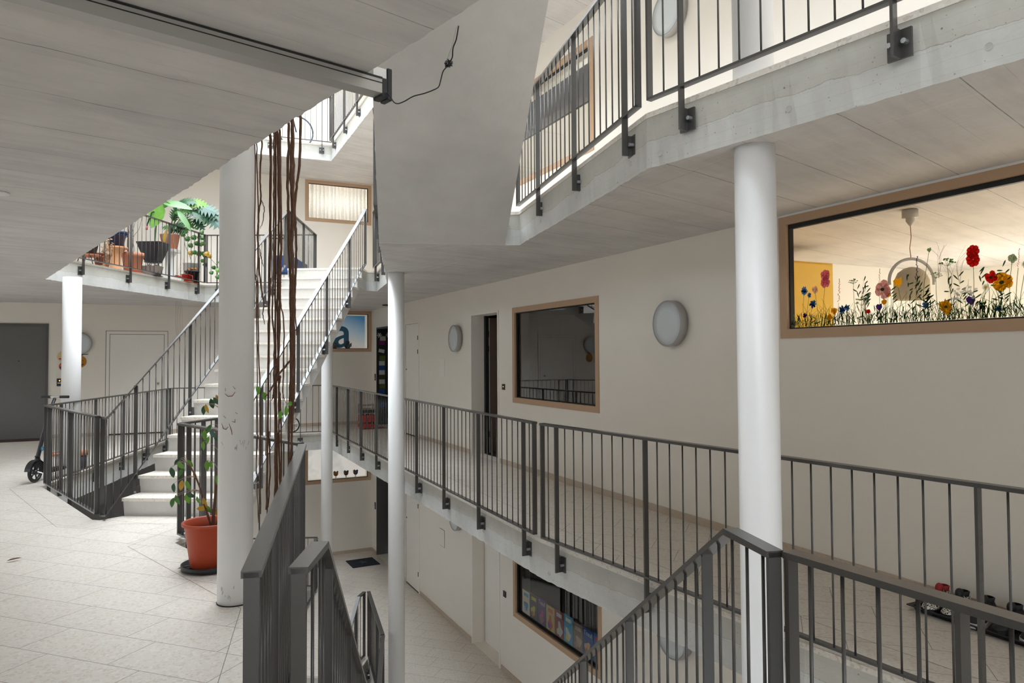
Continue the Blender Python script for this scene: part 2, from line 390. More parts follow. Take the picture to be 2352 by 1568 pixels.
for pts in ([(519, 890), (519, 897)], [(535, 886), (540, 893)], [(518, 903), (525, 909), (534, 908), (540, 899)], [(515, 953), (520, 958)], [(540, 945), (545, 949)], [(533, 966), (540, 968), (540, 961)], [(511, 970), (515, 982), (521, 984), (525, 978)], [(527, 970), (532, 985), (534, 996)]):
    tube(bm, [onc((px-542)/374, 1.5-(py-822)/374) for px, py in pts], [.0009]+[.0022]*(len(pts)-2)+[.0014], 6)
finish('climber_marks', bm, redm, mk)
bm = B()
for k in range(34):
    px, py = random.choice(((518, 1022), (542, 1026), (553, 1015), (556, 1021), (561, 1022), (541, 1030), (515, 1350), (520, 1360), (536, 1345), (530, 1368)))
    px += random.gauss(0, 3); py += random.gauss(0, 4); tube(bm, [onc((px-542)/374, 1.5-(py-822)/374), onc((px-541+random.gauss(0, 2))/374, 1.5-(py-822-random.uniform(2, 9))/374)], .0008, 4)
finish('scuff_marks', bm, scm, mk)
column(2.745, 2.775, .1025, -5.72, 2.572, 'round white column at the right, topped by the slab edge')
column(2.745, 2.775, .1025, 2.895, 8.4, 'white column standing on the upper walkway behind its railing, top right')
column(2.65, 8.83, .1025, -2.864, 2.572, 'slim white column in the middle passing both walkway levels')
column(2.74, 13.55, .1025, -2.864, 2.572, 'thin distant white column emerging from behind the staircase')
column(-1.083, 11.0, .112, 0.0, 2.572, 'white column standing beside the scooter at the far left')

# ------------------------------------------------------------------ stairs
def stairs(name, label, O, d, s, W, z0, H, TR, u0, th, ztop_soff, soff=None):
    root = empty(name, (0, 0, 0), 0, label, 'staircase')
    r = H/17; d = Vector(d); s = Vector(s); O = Vector(O)
    def pt(u, w, z): q = O+d*u+s*w; return (q.x, q.y, z)
    prof = [(u0+.035, z0)]
    for k in range(1, 17):
        u = u0+(k-1)*TR
        prof += [(u+.015, z0+k*r-TILE), (u+TR+.035, z0+k*r-TILE)]
    prof += [(u0+16*TR+.015, z0+H-TILE), (u0+16*TR+.05, z0+H-TILE)]
    sf = soff or (lambda u: z0+r*(1+(u-u0)/TR)-th)
    ue = u0+16*TR+.05
    prof += [(ue, z0+H-TH+.001)]
    m = r/TR
    u_top = None
    # soffit
    prof += [(ue, max(z0+H-TH, min(sf(ue), z0+H-TH)))] if False else []
    uu = ue
    while uu > -2 and sf(uu) > z0+H-TH: uu -= .01
    prof += [(uu, z0+H-TH+.001)]
    ub = uu
    lowz = z0-TH+.001
    while sf(ub) > lowz and ub > -3: ub -= .01
    if sf(u0+.035) > z0:           # flight rests on slab
        pass
    prof += [(ub, lowz), (ub, z0-.031), (u0+.035, z0-.031)] if ub < u0 else [(ub, lowz)]
    # drop duplicate first point, make body
    bm = B(); a = [bm.verts.new(pt(u, 0, z)) for u, z in prof]; b = [bm.verts.new(pt(u, W, z)) for u, z in prof]; n = len(prof)
    bm.faces.new(a); bm.faces.new(b[::-1])
    for i in range(n): bm.faces.new((a[i], a[(i+1) % n], b[(i+1) % n], b[i]))
    finish('flight', bm, MATS['stairc'], root)
    for k in range(1, 17):
        u = u0+(k-1)*TR; z = z0+k*r; bm = B()
        v = [pt(u+du, w, z+dz) for dz in (-TILE+.0005, 0) for du, w in ((0, -.006), (TR+.034, -.006), (TR+.034, W+.006), (0, W+.006))]
        vs = [bm.verts.new(q) for q in v]
        for f in ((3, 2, 1, 0), (4, 5, 6, 7), (0, 1, 5, 4), (1, 2, 6, 5), (2, 3, 7, 6), (3, 0, 4, 7)): bm.faces.new([vs[i] for i in f])
        finish('tread', bm, MATS['terr'], root)
    return root
stairs('staircase', 'pale staircase at the left climbing from this floor to the upper walkway', A0, (sA, cA), (cA, -sA), WA, 0, 2.895, TRA, 0, .28, 0)
stairs('staircase', 'concrete staircase whose smooth sloping underside hangs down in the middle top', B0, (-sB, -cB), (cB, -sB), WB, 2.895, 2.89, TRB, UB0, .3, 0,
       soff=lambda u: 2.57+.6193*u)
stairs('staircase', 'staircase leading down between the two near handrails', B0, (-sB, -cB), (cB, -sB), WB, -2.864, 2.864, TRB, UB0, .3, 0,
       soff=lambda u: -2.864-.325+.6193*u)
stairs('staircase', 'dark staircase going down from the lowest floor', (1.375-sA*tA, 10.51-cA*tA), (sA, cA), (cA, -sA), WA, -5.73, 2.866, TRA, 0, .28, 0)

# ------------------------------------------------------------------ railings
def strip(bm, pts, wd, th):
    """flat bar along a 3d polyline; pts give the centre of its top face; wd across, th down"""
    P = [Vector(p) for p in pts]; rings = []
    for i, p in enumerate(P):
        a = (P[i]-P[i-1]) if i else (P[1]-P[0]); b = (P[i+1]-P[i]) if i < len(P)-1 else a
        a2 = Vector((a.x, a.y)).normalized(); b2 = Vector((b.x, b.y)).normalized()
        n1 = Vector((a2.y, -a2.x)); n2 = Vector((b2.y, -b2.x)); m = (n1+n2); m = m/(max(.3, 1+n1.dot(n2)))
        q = Vector((m.x, m.y, 0))*wd/2; dz = Vector((0, 0, -th*(1 if abs(a.z)+abs(b.z) < 1e-4 else 1.12)))
        rings.append([p-q, p+q, p+q+dz, p-q+dz])
    loft(bm, rings)
BAL_MESH = {}
def bal_mesh(h):
    k = round(h, 3)
    if k not in BAL_MESH:
        bm = B(); lathe(bm, [(.0050, 0), (.0050, h)], 8, cap=True)
        me = bpy.data.meshes.new('baluster'); bm.to_mesh(me); bm.free(); me.materials.append(metal)
        for p in me.polygons: p.use_smooth = len(p.vertices) == 4
        BAL_MESH[k] = me
    return BAL_MESH[k]
BR = []
def bracket_mesh():
    if not BR:
        bm = B()
        box(bm, -.05, .05, .041, .053, 0, .12)                 # plate against the concrete (towards +y)
        for sx in (-.03, .03):
            lathe_pts = [[(sx+.011*cos(2*pi*k/10), y, .06+.011*sin(2*pi*k/10)) for k in range(10)] for y in (.041, .012)]
            loft(bm, lathe_pts, mat=1)
        bmesh.ops.recalc_face_normals(bm, faces=bm.faces[:])
        me = bpy.data.meshes.new('bracket'); bm.to_mesh(me); bm.free(); me.materials.append(metal); me.materials.append(bolt); BR.append(me)
    return BR[0]
def railing(label, pts, hb=.91, side=1, ends=(True, True), first=.2, pitch=1.04, foot=.24, group=None, posts=None, bays=9, brackets=True, rot_plate=None):
    """pts: (x, y, z of the top face); side=+1: the slab lies left of the walking direction"""
    P = [Vector(p) for p in pts]
    root = empty('railing', (0, 0, 0), 0, label, 'railing', group)
    L = [0]
    for a, b in zip(P, P[1:]): L.append(L[-1]+Vector((b.x-a.x, b.y-a.y)).length)
    def at(s):
        s = max(0, min(L[-1], s))
        for i in range(len(P)-1):
            if s <= L[i+1]+1e-9:
                t = (s-L[i])/max(1e-9, L[i+1]-L[i]); q = P[i].lerp(P[i+1], t); d = P[i+1]-P[i]; sl = d.z/max(1e-9, L[i+1]-L[i])
                return q, math.atan2(d.y, d.x), sl
    bm = B(); strip(bm, P, .05, .018); finish('top_rail', bm, metal, root)
    hbl = hb if isinstance(hb, (list, tuple)) else [hb]*len(P)
    bm = B(); strip(bm, [p-Vector((0, 0, h)) for p, h in zip(P, hbl)], .038, .014); finish('bottom_rail', bm, metal, root)
    def h_at(s):
        for i in range(len(P)-1):
            if s <= L[i+1]+1e-9: return hbl[i]+(hbl[i+1]-hbl[i])*(s-L[i])/max(1e-9, L[i+1]-L[i])
        return hbl[-1]
    for e, s in ((0, .0075), (1, L[-1]-.0075)):
        if ends[e]:
            q, a, sl = at(s); h = h_at(s); bm = B()
            box(bm, -.0075, .0075, -.019, .019, -h-.012, -.004); o = finish('end_post', bm, metal, root); o.location = q; o.rotation_euler = (0, 0, a)
    ps = posts if posts is not None else []
    if posts is None:
        s = first
        while s < L[-1]-.1: ps.append(s); s += pitch
    for s in ps:
        q, a, sl = at(s); h = h_at(s); bm = B()
        box(bm, -.0065, .0065, -.018, .018, -h-foot+(0 if brackets else foot), -.012)
        if brackets:
            s_ = side
            y0, y1 = sorted((.02*s_, .045*s_)); box(bm, -.006, .006, y0, y1, -h-foot, -h-foot+.12)
        o = finish('post', bm, metal, root); o.location = q; o.rotation_euler = (0, 0, a)
        if brackets:
            b = bpy.data.objects.new('bracket', bracket_mesh()); COL.objects.link(b); b.parent = o
            b.location = (0, 0, -h-foot); b.rotation_euler = (0, 0, 0 if side > 0 else pi)
    sp = pitch/bays
    if ps:
        s = ps[0]-sp*int((ps[0]-.03)/sp); cand = []
        while s < L[-1]-.03: cand.append(s); s += sp
    else:
        n = max(1, round(L[-1]/sp)); cand = [L[-1]*i/n for i in range(1, n)]
    for s in cand:
        if any(abs(s-p) < sp*.4 for p in ps): continue
        q, a, sl = at(s); h = h_at(s)
        o = bpy.data.objects.new('baluster', bal_mesh(h-.006)); COL.objects.link(o); o.parent = root
        o.location = (q.x, q.y, q.z-h-.004)
    return root
z = .96
railing('railing of upright bars along the near left floor edge, beside the scooter', [(-1.245, 10.10, z), (-.555, 7.87, z)], side=-1)
railing('long railing across the opening, running back past the white column at left', [(-1.235, 10.16, z), (.12, 14.66, z)], side=1, first=.35)
railing('short distant railing seen behind the flight of steps, along the far corridor', [(.15, 14.67, z), (2.94, 14.50, z)], side=1)
railing('long railing of the right walkway, from the far corner to the kink', [(2.995, 14.42, z), (2.762, 5.285, z)], side=1, posts=[14.42-y for y in (13.82, 12.78, 11.74, 10.70, 9.66, 8.62, 7.58, 6.54, 5.50)])
railing('railing of the right walkway from the kink towards the near right', [(2.764, 5.165, z), (3.08, 1.889, z), (3.22, .4, z), (3.27, -1.6, z)], side=1, first=.205, pitch=1.03)
railing('short railing behind the potted plant and the thick white column', [(.13, 6.66, z), (.79, 4.73, z)], side=-1, first=.2)
railing('stub of railing turning back to the foot of the steps behind the potted plant', [(.145, 6.69, z), (.45, 7.10, z)], side=1, posts=[.3])
railing('railing seen end-on in the middle, its broad glossy top bar reflecting light', [(.79, 4.66, z), (.205, 1.95, z)], side=-1, first=.3, pitch=.9)
# downward stair railings (flight B)
def dn(p, n, zt): return (p[0]+sB*n, p[1]+cB*n, zt-.6195*n)
K = (.42, 2.17); J = (.318, 1.93)
railing('left handrail of the stairs going down, bending away beside the end-on railing', [(*J, z), (*K, z), dn(K, 4.35, z)], side=1, hb=[.91, .89, .82], first=.45, pitch=.86, brackets=False, foot=.2)
KR = (1.60, 1.745); JR = (1.522, 1.487)
railing('right handrail of the stairs going down, peaked in front of the white column', [(*JR, z), (*KR, z), dn(KR, 4.35, z)], side=1, hb=[.91, .89, .82], first=.45, pitch=.86, brackets=False, foot=.2)
railing('nearest railing at the bottom right corner, crossing in front of the shoes', [(1.56, 1.475, z), (1.58, .88, z), (1.66, -1.6, z)], side=1, first=.47, pitch=.9)
# stair railings (flight A)
def upA(w, u): q = ptA(u, w); return (q[0], q[1])
rA = 2.895/17
def zA(u): return rA*(1+u/TRA)
OFL = -.05
railing('left handrail of the pale staircase, rising behind the thick column',
        [(-.515, 7.87, .955), (*upA(OFL, -.17), .955), (*upA(OFL, 2.2), zA(2.2)+.865), (*upA(OFL, 4.35), zA(4.35)+.86)], hb=[.93, .90, .83, .82], side=-1, first=.62, pitch=1.08)
OFR = WA+.04
railing('right handrail of the pale staircase with bright top edge, ending at the upper floor',
        [(*upA(OFR, .02), zA(.02)+.87), (*upA(OFR, 4.05), zA(4.05)+.87), (*upA(OFR, 4.38), 3.83)], hb=[.81, .80, .86], side=1, first=.32, pitch=1.05)
# upper walkway railings
z = ZL[3]+.96
railing('railing with plants behind it on the upper left walkway', [(-1.36, 11.40, z), (.70, 14.84, z)], side=1, posts=[.62, 1.72, 2.80, 3.78])
railing('upper far railing running behind the brown hanging roots', [(.73, 14.86, z), (2.59, 13.99, z)], side=1)
railing('small angled railing at the head of the stairs beside the curtained window', [(2.61, 13.99, z), (1.775, 11.84, z)], side=1, first=.12, pitch=.98)
railing('short railing corner at the top right of the staircase', [(3.06, 11.44, z), (2.865, 10.17, z)], side=1, first=.25, pitch=.9)
railing('railing seen exactly edge-on as a dark strip beside the sloping soffit', [(2.85, 10.12, z), (1.785, 6.62, z)], side=1, first=.2, pitch=.95)
railing('upper right railing, far section behind the sloping concrete underside', [(3.035, 6.12, z), (2.455, 3.375, z)], side=1, posts=[.70, 1.66, 2.60], pitch=.96)
railing('upper right railing, near section nearest the camera with plate brackets', [(2.448, 3.27, z), (2.685, 1.75, z), (3.03, .35, z)], side=1, first=.24, pitch=1.13, bays=9)
# flight B between upper levels
def upB(w, u, zt): q = ptB(u, w); return (q[0], q[1], zt)
for w, nm in ((.04, 'left'), (WB-.04, 'right')):
    railing('handrail on the %s of the upper flight, above its concrete underside' % nm, [upB(w, .05, z), upB(w, 4.55, z+.6195*4.45)], side=1, hb=.80, first=.4, pitch=.95, brackets=False, foot=.1)
# top floor
z = ZL[4]+.96
railing('topmost far railing in bright light, thin bars facing the camera', [(.15, 14.67, z), (3.02, 14.50, z)], side=1, first=.72, pitch=.98)
railing('topmost right railing going back along the bright upper level', [(2.965, 14.40, z), (2.88, 9.4, z), (2.76, 5.3, z)], side=1, first=.3)
# lowest floor
z = ZL[1]+.96
railing('lowest railing on the left side of the acute corner', [(2.66, 10.47, z), (2.53, 10.29, z), (2.53-sA*2.4, 10.29-cA*2.4, z-.633*2.4)], side=1, first=.35, pitch=.9, hb=[.91, .9, .82], brackets=False, foot=.1)
railing('lowest railing on the right side of the acute corner', [(2.72, 10.46, z), (2.455, 8.77, z)], side=-1, first=.25, pitch=.9)
railing('lowest railing continuing from the bend towards the viewer', [(2.45, 8.74, z), (2.05, 7.46, z), (1.8, 6.65, z)], side=-1, first=.25, pitch=.9)
railing('small far railing corner on the lowest floor seen above the handrails', [(.72, 14.85, z), (2.66, 14.03, z)], side=1)
railing('lowest railing going from the far corner down toward the stairs', [(2.64, 13.96, z), (1.42, 10.6, z)], side=1)

#@@S2BEGIN
# ------------------------------------------------------------------ small colours
def C(name, r, g, b, rough=.6, **k): return pm(name, (r, g, b), rough, **k)
leafg = pm('leaf_green', (.055, .17, .03), .42, noise=.45, nscale=18); leafd = pm('leaf_dark', (.02, .085, .035), .35, noise=.35, nscale=20)
leafl = pm('leaf_light', (.13, .32, .035), .45, noise=.3, nscale=14); leafy = pm('leaf_yellow', (.55, .33, .03), .5, noise=.3, nscale=25)
leafs = pm('leaf_silver', (.045, .12, .09), .35, noise=.2, nscale=15)
brown = pm('brown_wood', (.12, .05, .028), .7, noise=.35, nscale=40, bump=.3, bscale=120); dryc = pm('dry_leaf', (.42, .27, .16), .8, noise=.3, nscale=40)
rootm = pm('root_bark', (.115, .052, .026), .75, noise=.5, nscale=45, bump=.6, bscale=160)
soil = pm('soil', (.035, .022, .015), .9, noise=.4, nscale=60, bump=.5, bscale=90)
white = pm('white_plain', (.78, .78, .76), .5, noise=.02); red = pm('red_plastic', (.55, .015, .012), .35, noise=.05); blue = pm('blue_plastic', (.02, .06, .2), .35, noise=.1)
navy = pm('navy_glaze', (.012, .035, .11), .25, noise=.15); orange_pot = pm('orange_red_plastic', (.42, .060, .022), .5, noise=.05)
grey_tray = pm('taupe_plastic', (.22, .19, .17), .6, noise=.06); yellow = pm('yellow_paint', (.80, .50, .05), .6, noise=.02)
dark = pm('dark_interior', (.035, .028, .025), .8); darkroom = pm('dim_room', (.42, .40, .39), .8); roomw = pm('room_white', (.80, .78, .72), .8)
alum = pm('aluminium_profile', (.42, .41, .39), .42, .5, noise=.04); cable = pm('cable_black', (.012, .012, .012), .5)
RZ = -RD(25.847)

def film_mat(name, col, tr=.5):
    if name in MATS: return MATS[name]
    m = bpy.data.materials.new(name); m.use_nodes = True; nt = m.node_tree
    for n in list(nt.nodes): nt.nodes.remove(n)
    o = N(nt, 'ShaderNodeOutputMaterial'); a = N(nt, 'ShaderNodeBsdfDiffuse'); b = N(nt, 'ShaderNodeBsdfTranslucent'); mx = N(nt, 'ShaderNodeMixShader'); mx.inputs[0].default_value = tr
    tc = N(nt, 'ShaderNodeTexCoord'); nz = N(nt, 'ShaderNodeTexNoise'); nz.inputs['Scale'].default_value = 70; nt.links.new(tc.outputs['Object'], nz.inputs['Vector'])
    cc = mixc(nt, nz.outputs['Fac'], tuple(v*.55 for v in col), tuple(min(1, v*1.35) for v in col))
    nt.links.new(cc, a.inputs[0]); nt.links.new(cc, b.inputs[0]); nt.links.new(a.outputs[0], mx.inputs[1]); nt.links.new(b.outputs[0], mx.inputs[2]); nt.links.new(mx.outputs[0], o.inputs[0])
    MATS[name] = m; return m
# ------------------------------------------------------------------ windows
def frame_ring(bm, a0, a1, z0, z1, wd, d0, d1, axis, mat=0):
    for (p, q, r, s) in ((a0, a1, z1-wd, z1), (a0, a1, z0, z0+wd), (a0, a0+wd, z0+wd, z1-wd), (a1-wd, a1, z0+wd, z1-wd)):
        if axis == 'R': box(bm, XR+d0, XR+d1, p, q, r, s, mat)
        else: box(bm, p, q, YF+d0, YF+d1, r, s, mat)
def window(n, a0, a1, z0, z1, axis, wd=.07, gl=None, gtop=.012, pane=True):
    root = empty('window_%d' % n); tag(root, kind='structure')
    bm = B(); frame_ring(bm, a0, a1, z0, z1, wd, -.010, .07, axis); finish('frame', bm, beige, root)
    bm = B(); frame_ring(bm, a0+wd, a1-wd, z0+wd, z1-wd, .011, .018, .06, axis)
    if gtop > .02:
        if axis == 'R': box(bm, XR+.018, XR+.05, a0+wd+.012, a1-wd-.012, z1-wd-gtop, z1-wd-.011)
    finish('gasket', bm, gasket, root)
    if pane:
        i0, i1, k0, k1 = a0+wd+.011, a1-wd-.011, z0+wd+.011, z1-wd-max(.011, gtop)
        bm = B()
        vs = [(i0, k0), (i1, k0), (i1, k1), (i0, k1)]
        v = [bm.verts.new((XR+.04, a, b) if axis == 'R' else (a, YF+.04, b)) for a, b in (vs if axis == 'F' else vs[::-1])]
        bm.faces.new(v); finish('pane', bm, gl or glass, root)
    return root
window(1, *R_OPEN['w0'], 'R'); window(2, *R_OPEN['wM'], 'R', gl=glass_mat('window_glass_mid', 1.6))
lamp_point((4.9, 7.8, -.8), 3.0, (1, .95, .9), .1) if False else None; window(3, *R_OPEN['wbig'], 'R', gl=glass2, gtop=.034); window(4, *R_OPEN['wL1'], 'R', gl=glass2)
window(5, *F_OPEN['w0'], 'F', gl=glass2); window(6, *F_OPEN['wM'], 'F', gl=glass2); window(7, *F_OPEN['w1'], 'F', gl=glass_mat('window_glass_thin', 1.25))
tr = boxo('trim_1', XR-.014, XR+.002, .50, 4.10, 2.5555, 2.5695, white); tag(tr, kind='structure')

# rooms behind the walls: open boxes
def room(n, x0, x1, y0, y1, z0, z1, mat, open_side, floor_m=None, ceil_m=None):
    bm = B(); t = .05
    if open_side == 'x0':
        box(bm, x1, x1+t, y0-t, y1+t, z0-t, z1+t); box(bm, x0, x1, y0-t, y0, z0, z1); box(bm, x0, x1, y1, y1+t, z0, z1)
    else:
        box(bm, x0-t, x1+t, y1, y1+t, z0-t, z1+t); box(bm, x0-t, x0, y0, y1, z0, z1); box(bm, x1, x1+t, y0, y1, z0, z1)
    box(bm, x0, x1, y0, y1, z0-t, z0, 1); box(bm, x0, x1, y0, y1, z1, z1+t, 2)
    o = finish('wall_room_%d' % n, bm, None, mats=[mat, floor_m or mat, ceil_m or mat]); return tag(o, kind='structure')
xw = XR+.252
room(1, xw, 9.2, -.6, 5.95, 0, 2.565, roomw, 'x0', ceil_m=MATS['soffit'])
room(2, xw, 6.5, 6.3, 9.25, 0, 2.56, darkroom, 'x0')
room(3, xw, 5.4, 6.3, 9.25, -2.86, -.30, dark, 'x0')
room(4, xw, 6.5, 6.3, 9.3, 2.9, 5.42, roomw, 'x0')
room(5, xw, 6.2, 9.32, 11.2, 0, 2.4, pm('brown_room', (.13, .095, .075), .8), 'x0')
room(6, 2.6, 4.9, YF+.252, YF+1.5, 0, 2.6, roomw, 'y0')
room(7, 2.6, 4.9, YF+.252, YF+1.5, -2.86, -.3, roomw, 'y0')
room(8, 2.6, 4.9, YF+.252, YF+1.5, 2.9, 5.5, roomw, 'y0')
def lamp_area(loc, size, power, col, rot=(0, 0, 0)):
    l = bpy.data.lights.new('room_light', 'AREA'); l.size = size; l.energy = power; l.color = col
    o = bpy.data.objects.new('room_light', l); COL.objects.link(o); o.location = loc; o.rotation_euler = rot; o['kind'] = 'helper'; return o
LP = bpy.data.lights
def lamp_point(loc, power, col, r=.1):
    l = LP.new('indoor_light', 'POINT'); l.energy = power; l.color = col; l.shadow_soft_size = r
    o = bpy.data.objects.new('indoor_light', l); COL.objects.link(o); o.location = loc; o['kind'] = 'helper'
lamp_point((6.3, 2.2, 1.5), 19, (1, .87, .66), .25)
lamp_point((8.0, 4.2, 1.3), 34, (1, .95, .85), .25)
lamp_point((3.6, YF+.9, 5.0), 60, (1, .97, .92), .2)  # added light that brightens the curtain from behind; no lamp hangs there
lamp_point((3.5, YF+1.0, -1.7), 1.0, (1, .93, .82), .2)
lamp_point((3.6, YF+1.0, .9), 1.5, (1, .94, .86), .2)
lamp_point((5.6, 7.8, 4.9), 10, (1, 1, 1), .2)

# curtain behind the upper far window
bm = B(); n = 220; top = []; bot = []
for i in range(n+1):
    x = 2.805+1.46*i/n; ph = i/n*2*pi*17
    y = YF+.12+.018*sin(ph)+.008*sin(ph*.37+1)
    top.append(bm.verts.new((x, y*1.0, 5.425))); bot.append(bm.verts.new((x, y+.006*sin(ph*.5), 4.535)))
for i in range(n): bm.faces.new((top[i], top[i+1], bot[i+1], bot[i]))
o = finish('curtain', bm, film_mat('curtain_white', (.88, .87, .84), .35), smooth=True)
o.modifiers.new('t', 'SOLIDIFY').thickness = .002
tag(o, 'pleated white curtain filling the upper far window above the staircase', 'curtain')
# roller blind in the upper right window
o = boxo('roller_blind', XR+.07, XR+.073, 6.82, 8.87, 4.42, 4.86, pm('blind_grey', (.30, .30, .30), .7)); tag(o, 'half-lowered grey roller blind in the upper right window', 'blind')
bm = B(); box(bm, XR+.066, XR+.08, 6.82, 8.87, 4.405, 4.42); finish('hem_bar', bm, metal, o)

# yellow cupboard + pendant lamp + curtain inside the flower window room
root = empty('cupboard', (0, 0, 0), 0, 'tall yellow cupboard inside the room behind the flowered window', 'cupboard')
boxo('body', 4.70, 5.95, 5.0, 5.9, 0, 2.40, yellow, root); boxo('side_panel', 4.56, 4.69, 4.72, 5.9, 0, 2.55, pm('yellow_ochre', (.62, .36, .03), .6), root)
boxo('door', 4.72, 5.93, 4.985, 4.999, .08, 2.38, yellow, root)
px, py = 4.95, 3.47
root = empty('pendant_lamp', (px, py, 2.56), 0, 'dome pendant lamp with round hoop hanging behind the flowered window', 'lamp')
bm = B(); lathe(bm, [(.0, 0), (.055, 0), (.055, -.055), (.03, -.055), (.03, -.08), (.008, -.115), (0, -.115)], 24); finish('canopy', bm, pm('lamp_grey', (.5, .5, .48), .5), root, True)
bm = B(); tube(bm, [(0, 0, -.11), (.006, 0, -.2), (-.012, 0, -.28), (0, 0, -.36)], .003, 6); finish('cord', bm, pm('copper_cord', (.35, .16, .1), .4, .6), root)
bm = B(); R0 = .165; tube(bm, [(cos(RZ)*R0*cos(a), sin(RZ)*R0*cos(a), -.36-R0+R0*sin(a)) for a in [pi*(-.05)+pi*1.1*i/24 for i in range(25)]], .011, 8); finish('hoop', bm, pm('lamp_hoop', (.55, .56, .6), .35, .5), root, True)
bm = B(); lathe(bm, [(.012, -.42), (.05, -.43), (.09, -.46), (.118, -.52), (.122, -.66), (.116, -.66), (.11, -.53), (.0, -.44)], 28); finish('shade', bm, pm('lamp_shade_beige', (.62, .55, .42), .6), root, True)
bm = B(); n = 60; rr = [[], []]
for i in range(n+1):
    a = i/n; y = 3.2+.9*a
    for k, zz in enumerate((2.3, .3)): rr[k].append(bm.verts.new((8.8+.03*sin(a*2*pi*9), y, zz)))
for i in range(n): bm.faces.new((rr[0][i], rr[0][i+1], rr[1][i+1], rr[1][i]))
o = finish('curtain', bm, pm('curtain_mauve', (.30, .17, .17), .8), smooth=True); o.modifiers.new('t', 'SOLIDIFY').thickness = .003
tag(o, 'mauve curtain at the back of the room behind the flowered window', 'curtain')

# things at the far windows
bm = B(); box(bm, 2.88, 4.20, YF+.30, YF+.31, 1.70, 2.46)
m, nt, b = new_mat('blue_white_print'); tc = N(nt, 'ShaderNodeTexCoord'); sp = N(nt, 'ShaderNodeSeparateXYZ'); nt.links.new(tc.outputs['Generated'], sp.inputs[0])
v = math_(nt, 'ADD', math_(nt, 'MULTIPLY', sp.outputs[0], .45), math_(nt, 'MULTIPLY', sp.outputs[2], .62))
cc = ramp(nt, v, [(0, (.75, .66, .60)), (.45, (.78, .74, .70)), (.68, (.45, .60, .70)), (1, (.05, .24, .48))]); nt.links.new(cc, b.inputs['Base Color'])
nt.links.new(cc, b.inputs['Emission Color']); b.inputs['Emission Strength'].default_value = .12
banner = finish('banner', bm, m); tag(banner, 'lit banner fading from blue to cream with a big blue letter in the far window', 'banner')
fc = bpy.data.curves.new('letter', 'FONT'); fc.body = 'a'; fc.size = 1.02; fc.extrude = .003; fc.offset = .012
fc.materials.append(pm('letter_blue', (.02, .22, .45), .5)); text_mesh('letter', fc, banner, (3.46, YF+.293, 1.735), (RD(90), 0, 0))
def blob(bm, c, rx, ry, rz, n=12, m=8, mat=0, jit=0):
    rings = []
    for j in range(m+1):
        t = -pi/2+pi*j/m; r = max(.02, cos(t))
        rings.append([(c[0]+rx*r*cos(2*pi*i/n)*(1+random.uniform(-jit, jit)), c[1]+ry*r*sin(2*pi*i/n)*(1+random.uniform(-jit, jit)), c[2]+rz*sin(t)) for i in range(n)])
    loft(bm, rings, True, mat)
root = empty('figurine', (3.77, YF+.17, 1.70), 0, 'dark long-haired figurine in front of the blue letter', 'figurine')
bm = B(); blob(bm, (0, 0, .135), .048, .04, .055); blob(bm, (0, 0, .05), .06, .045, .075); finish('hair', bm, black, root, True)
bm = B(); blob(bm, (0, -.03, .05), .022, .025, .05); finish('dress', bm, pm('teal_cloth', (.02, .2, .28), .6), root, True)
root = empty('figurine', (3.46, YF+.17, 1.70), 0, 'grey hedgehog-like figurine with spiky back in the far window', 'figurine')
bm = B(); blob(bm, (0, 0, .05), .085, .05, .075); finish('body', bm, pm('grey_felt', (.16, .15, .13), .8), root, True)
bm = B()
for k in range(6): tube(bm, [(-.05+.02*k, 0, .10), (-.06+.024*k, 0, .15+.01*sin(k))], [.008, .001], 5)
finish('spikes', bm, dark, root)
# milky panel and the three tulip cups in the lowest far window
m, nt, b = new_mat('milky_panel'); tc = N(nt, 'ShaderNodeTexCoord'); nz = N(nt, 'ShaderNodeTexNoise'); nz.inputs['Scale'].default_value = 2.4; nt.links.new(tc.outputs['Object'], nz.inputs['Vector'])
cc = ramp(nt, nz.outputs['Fac'], [(.35, (.62, .62, .58)), (.5, (.80, .79, .74)), (.65, (.80, .74, .68))]); nt.links.new(cc, b.inputs['Base Color']); nt.links.new(cc, b.inputs['Emission Color']); b.inputs['Emission Strength'].default_value = .26  # emission stands in for room light coming through the blind
o = boxo('window_screen', 2.87, 4.19, YF+.20, YF+.203, -1.20, -.44, m); tag(o, 'milky blind with its backlight put in as glow, behind the lowest far window', 'screen')
for x, c1, c2, lab in ((3.50, (.38, .17, .02), (.38, .17, .02), 'amber glass cup shaped like a tulip on the lowest far sill'),
                       (3.73, (.07, .005, .012), (.05, .01, .02), 'dark wine-red glass cup shaped like a tulip, middle of three on the sill'),
                       (3.945, (.20, .008, .03), (.015, .10, .42), 'half red half blue tulip cup with green foot, rightmost on the sill')):
    root = empty('tulip_cup', (x, YF+.13, -1.195), 0, lab, 'cup', 'tulip cups on the lowest far window sill')
    bm = B(); nn = 20; prof = [(.006, .035), (.03, .042), (.048, .065), (.055, .10), (.056, .125)]
    rings = [[(r*cos(2*pi*k/nn), r*sin(2*pi*k/nn), zz) for k in range(nn)] for r, zz in prof]
    rings.append([(.058*cos(2*pi*k/nn), .058*sin(2*pi*k/nn), .152 if k % 4 == 2 else (.138 if k % 2 else .122)) for k in range(nn)])
    R_ = loft(bm, rings, False); bm.normal_update()
    for fc_ in bm.faces: fc_.material_index = 1 if fc_.calc_center_median().x > 0 else 0
    finish('bowl', bm, None, root, True, [C('cup_a%d' % (x*100), *c1, .15), C('cup_b%d' % (x*100), *c2, .15)])
    bm = B(); lathe(bm, [(.02, 0), (.012, .008), (.006, .02), (.008, .036)], 12, cap=True); finish('foot', bm, leafl if x > 3.9 else C('cup_a%d' % (x*100), *c1, .15), root, True)
    bpy.data.objects[root.name].scale = (1, 1, 1)

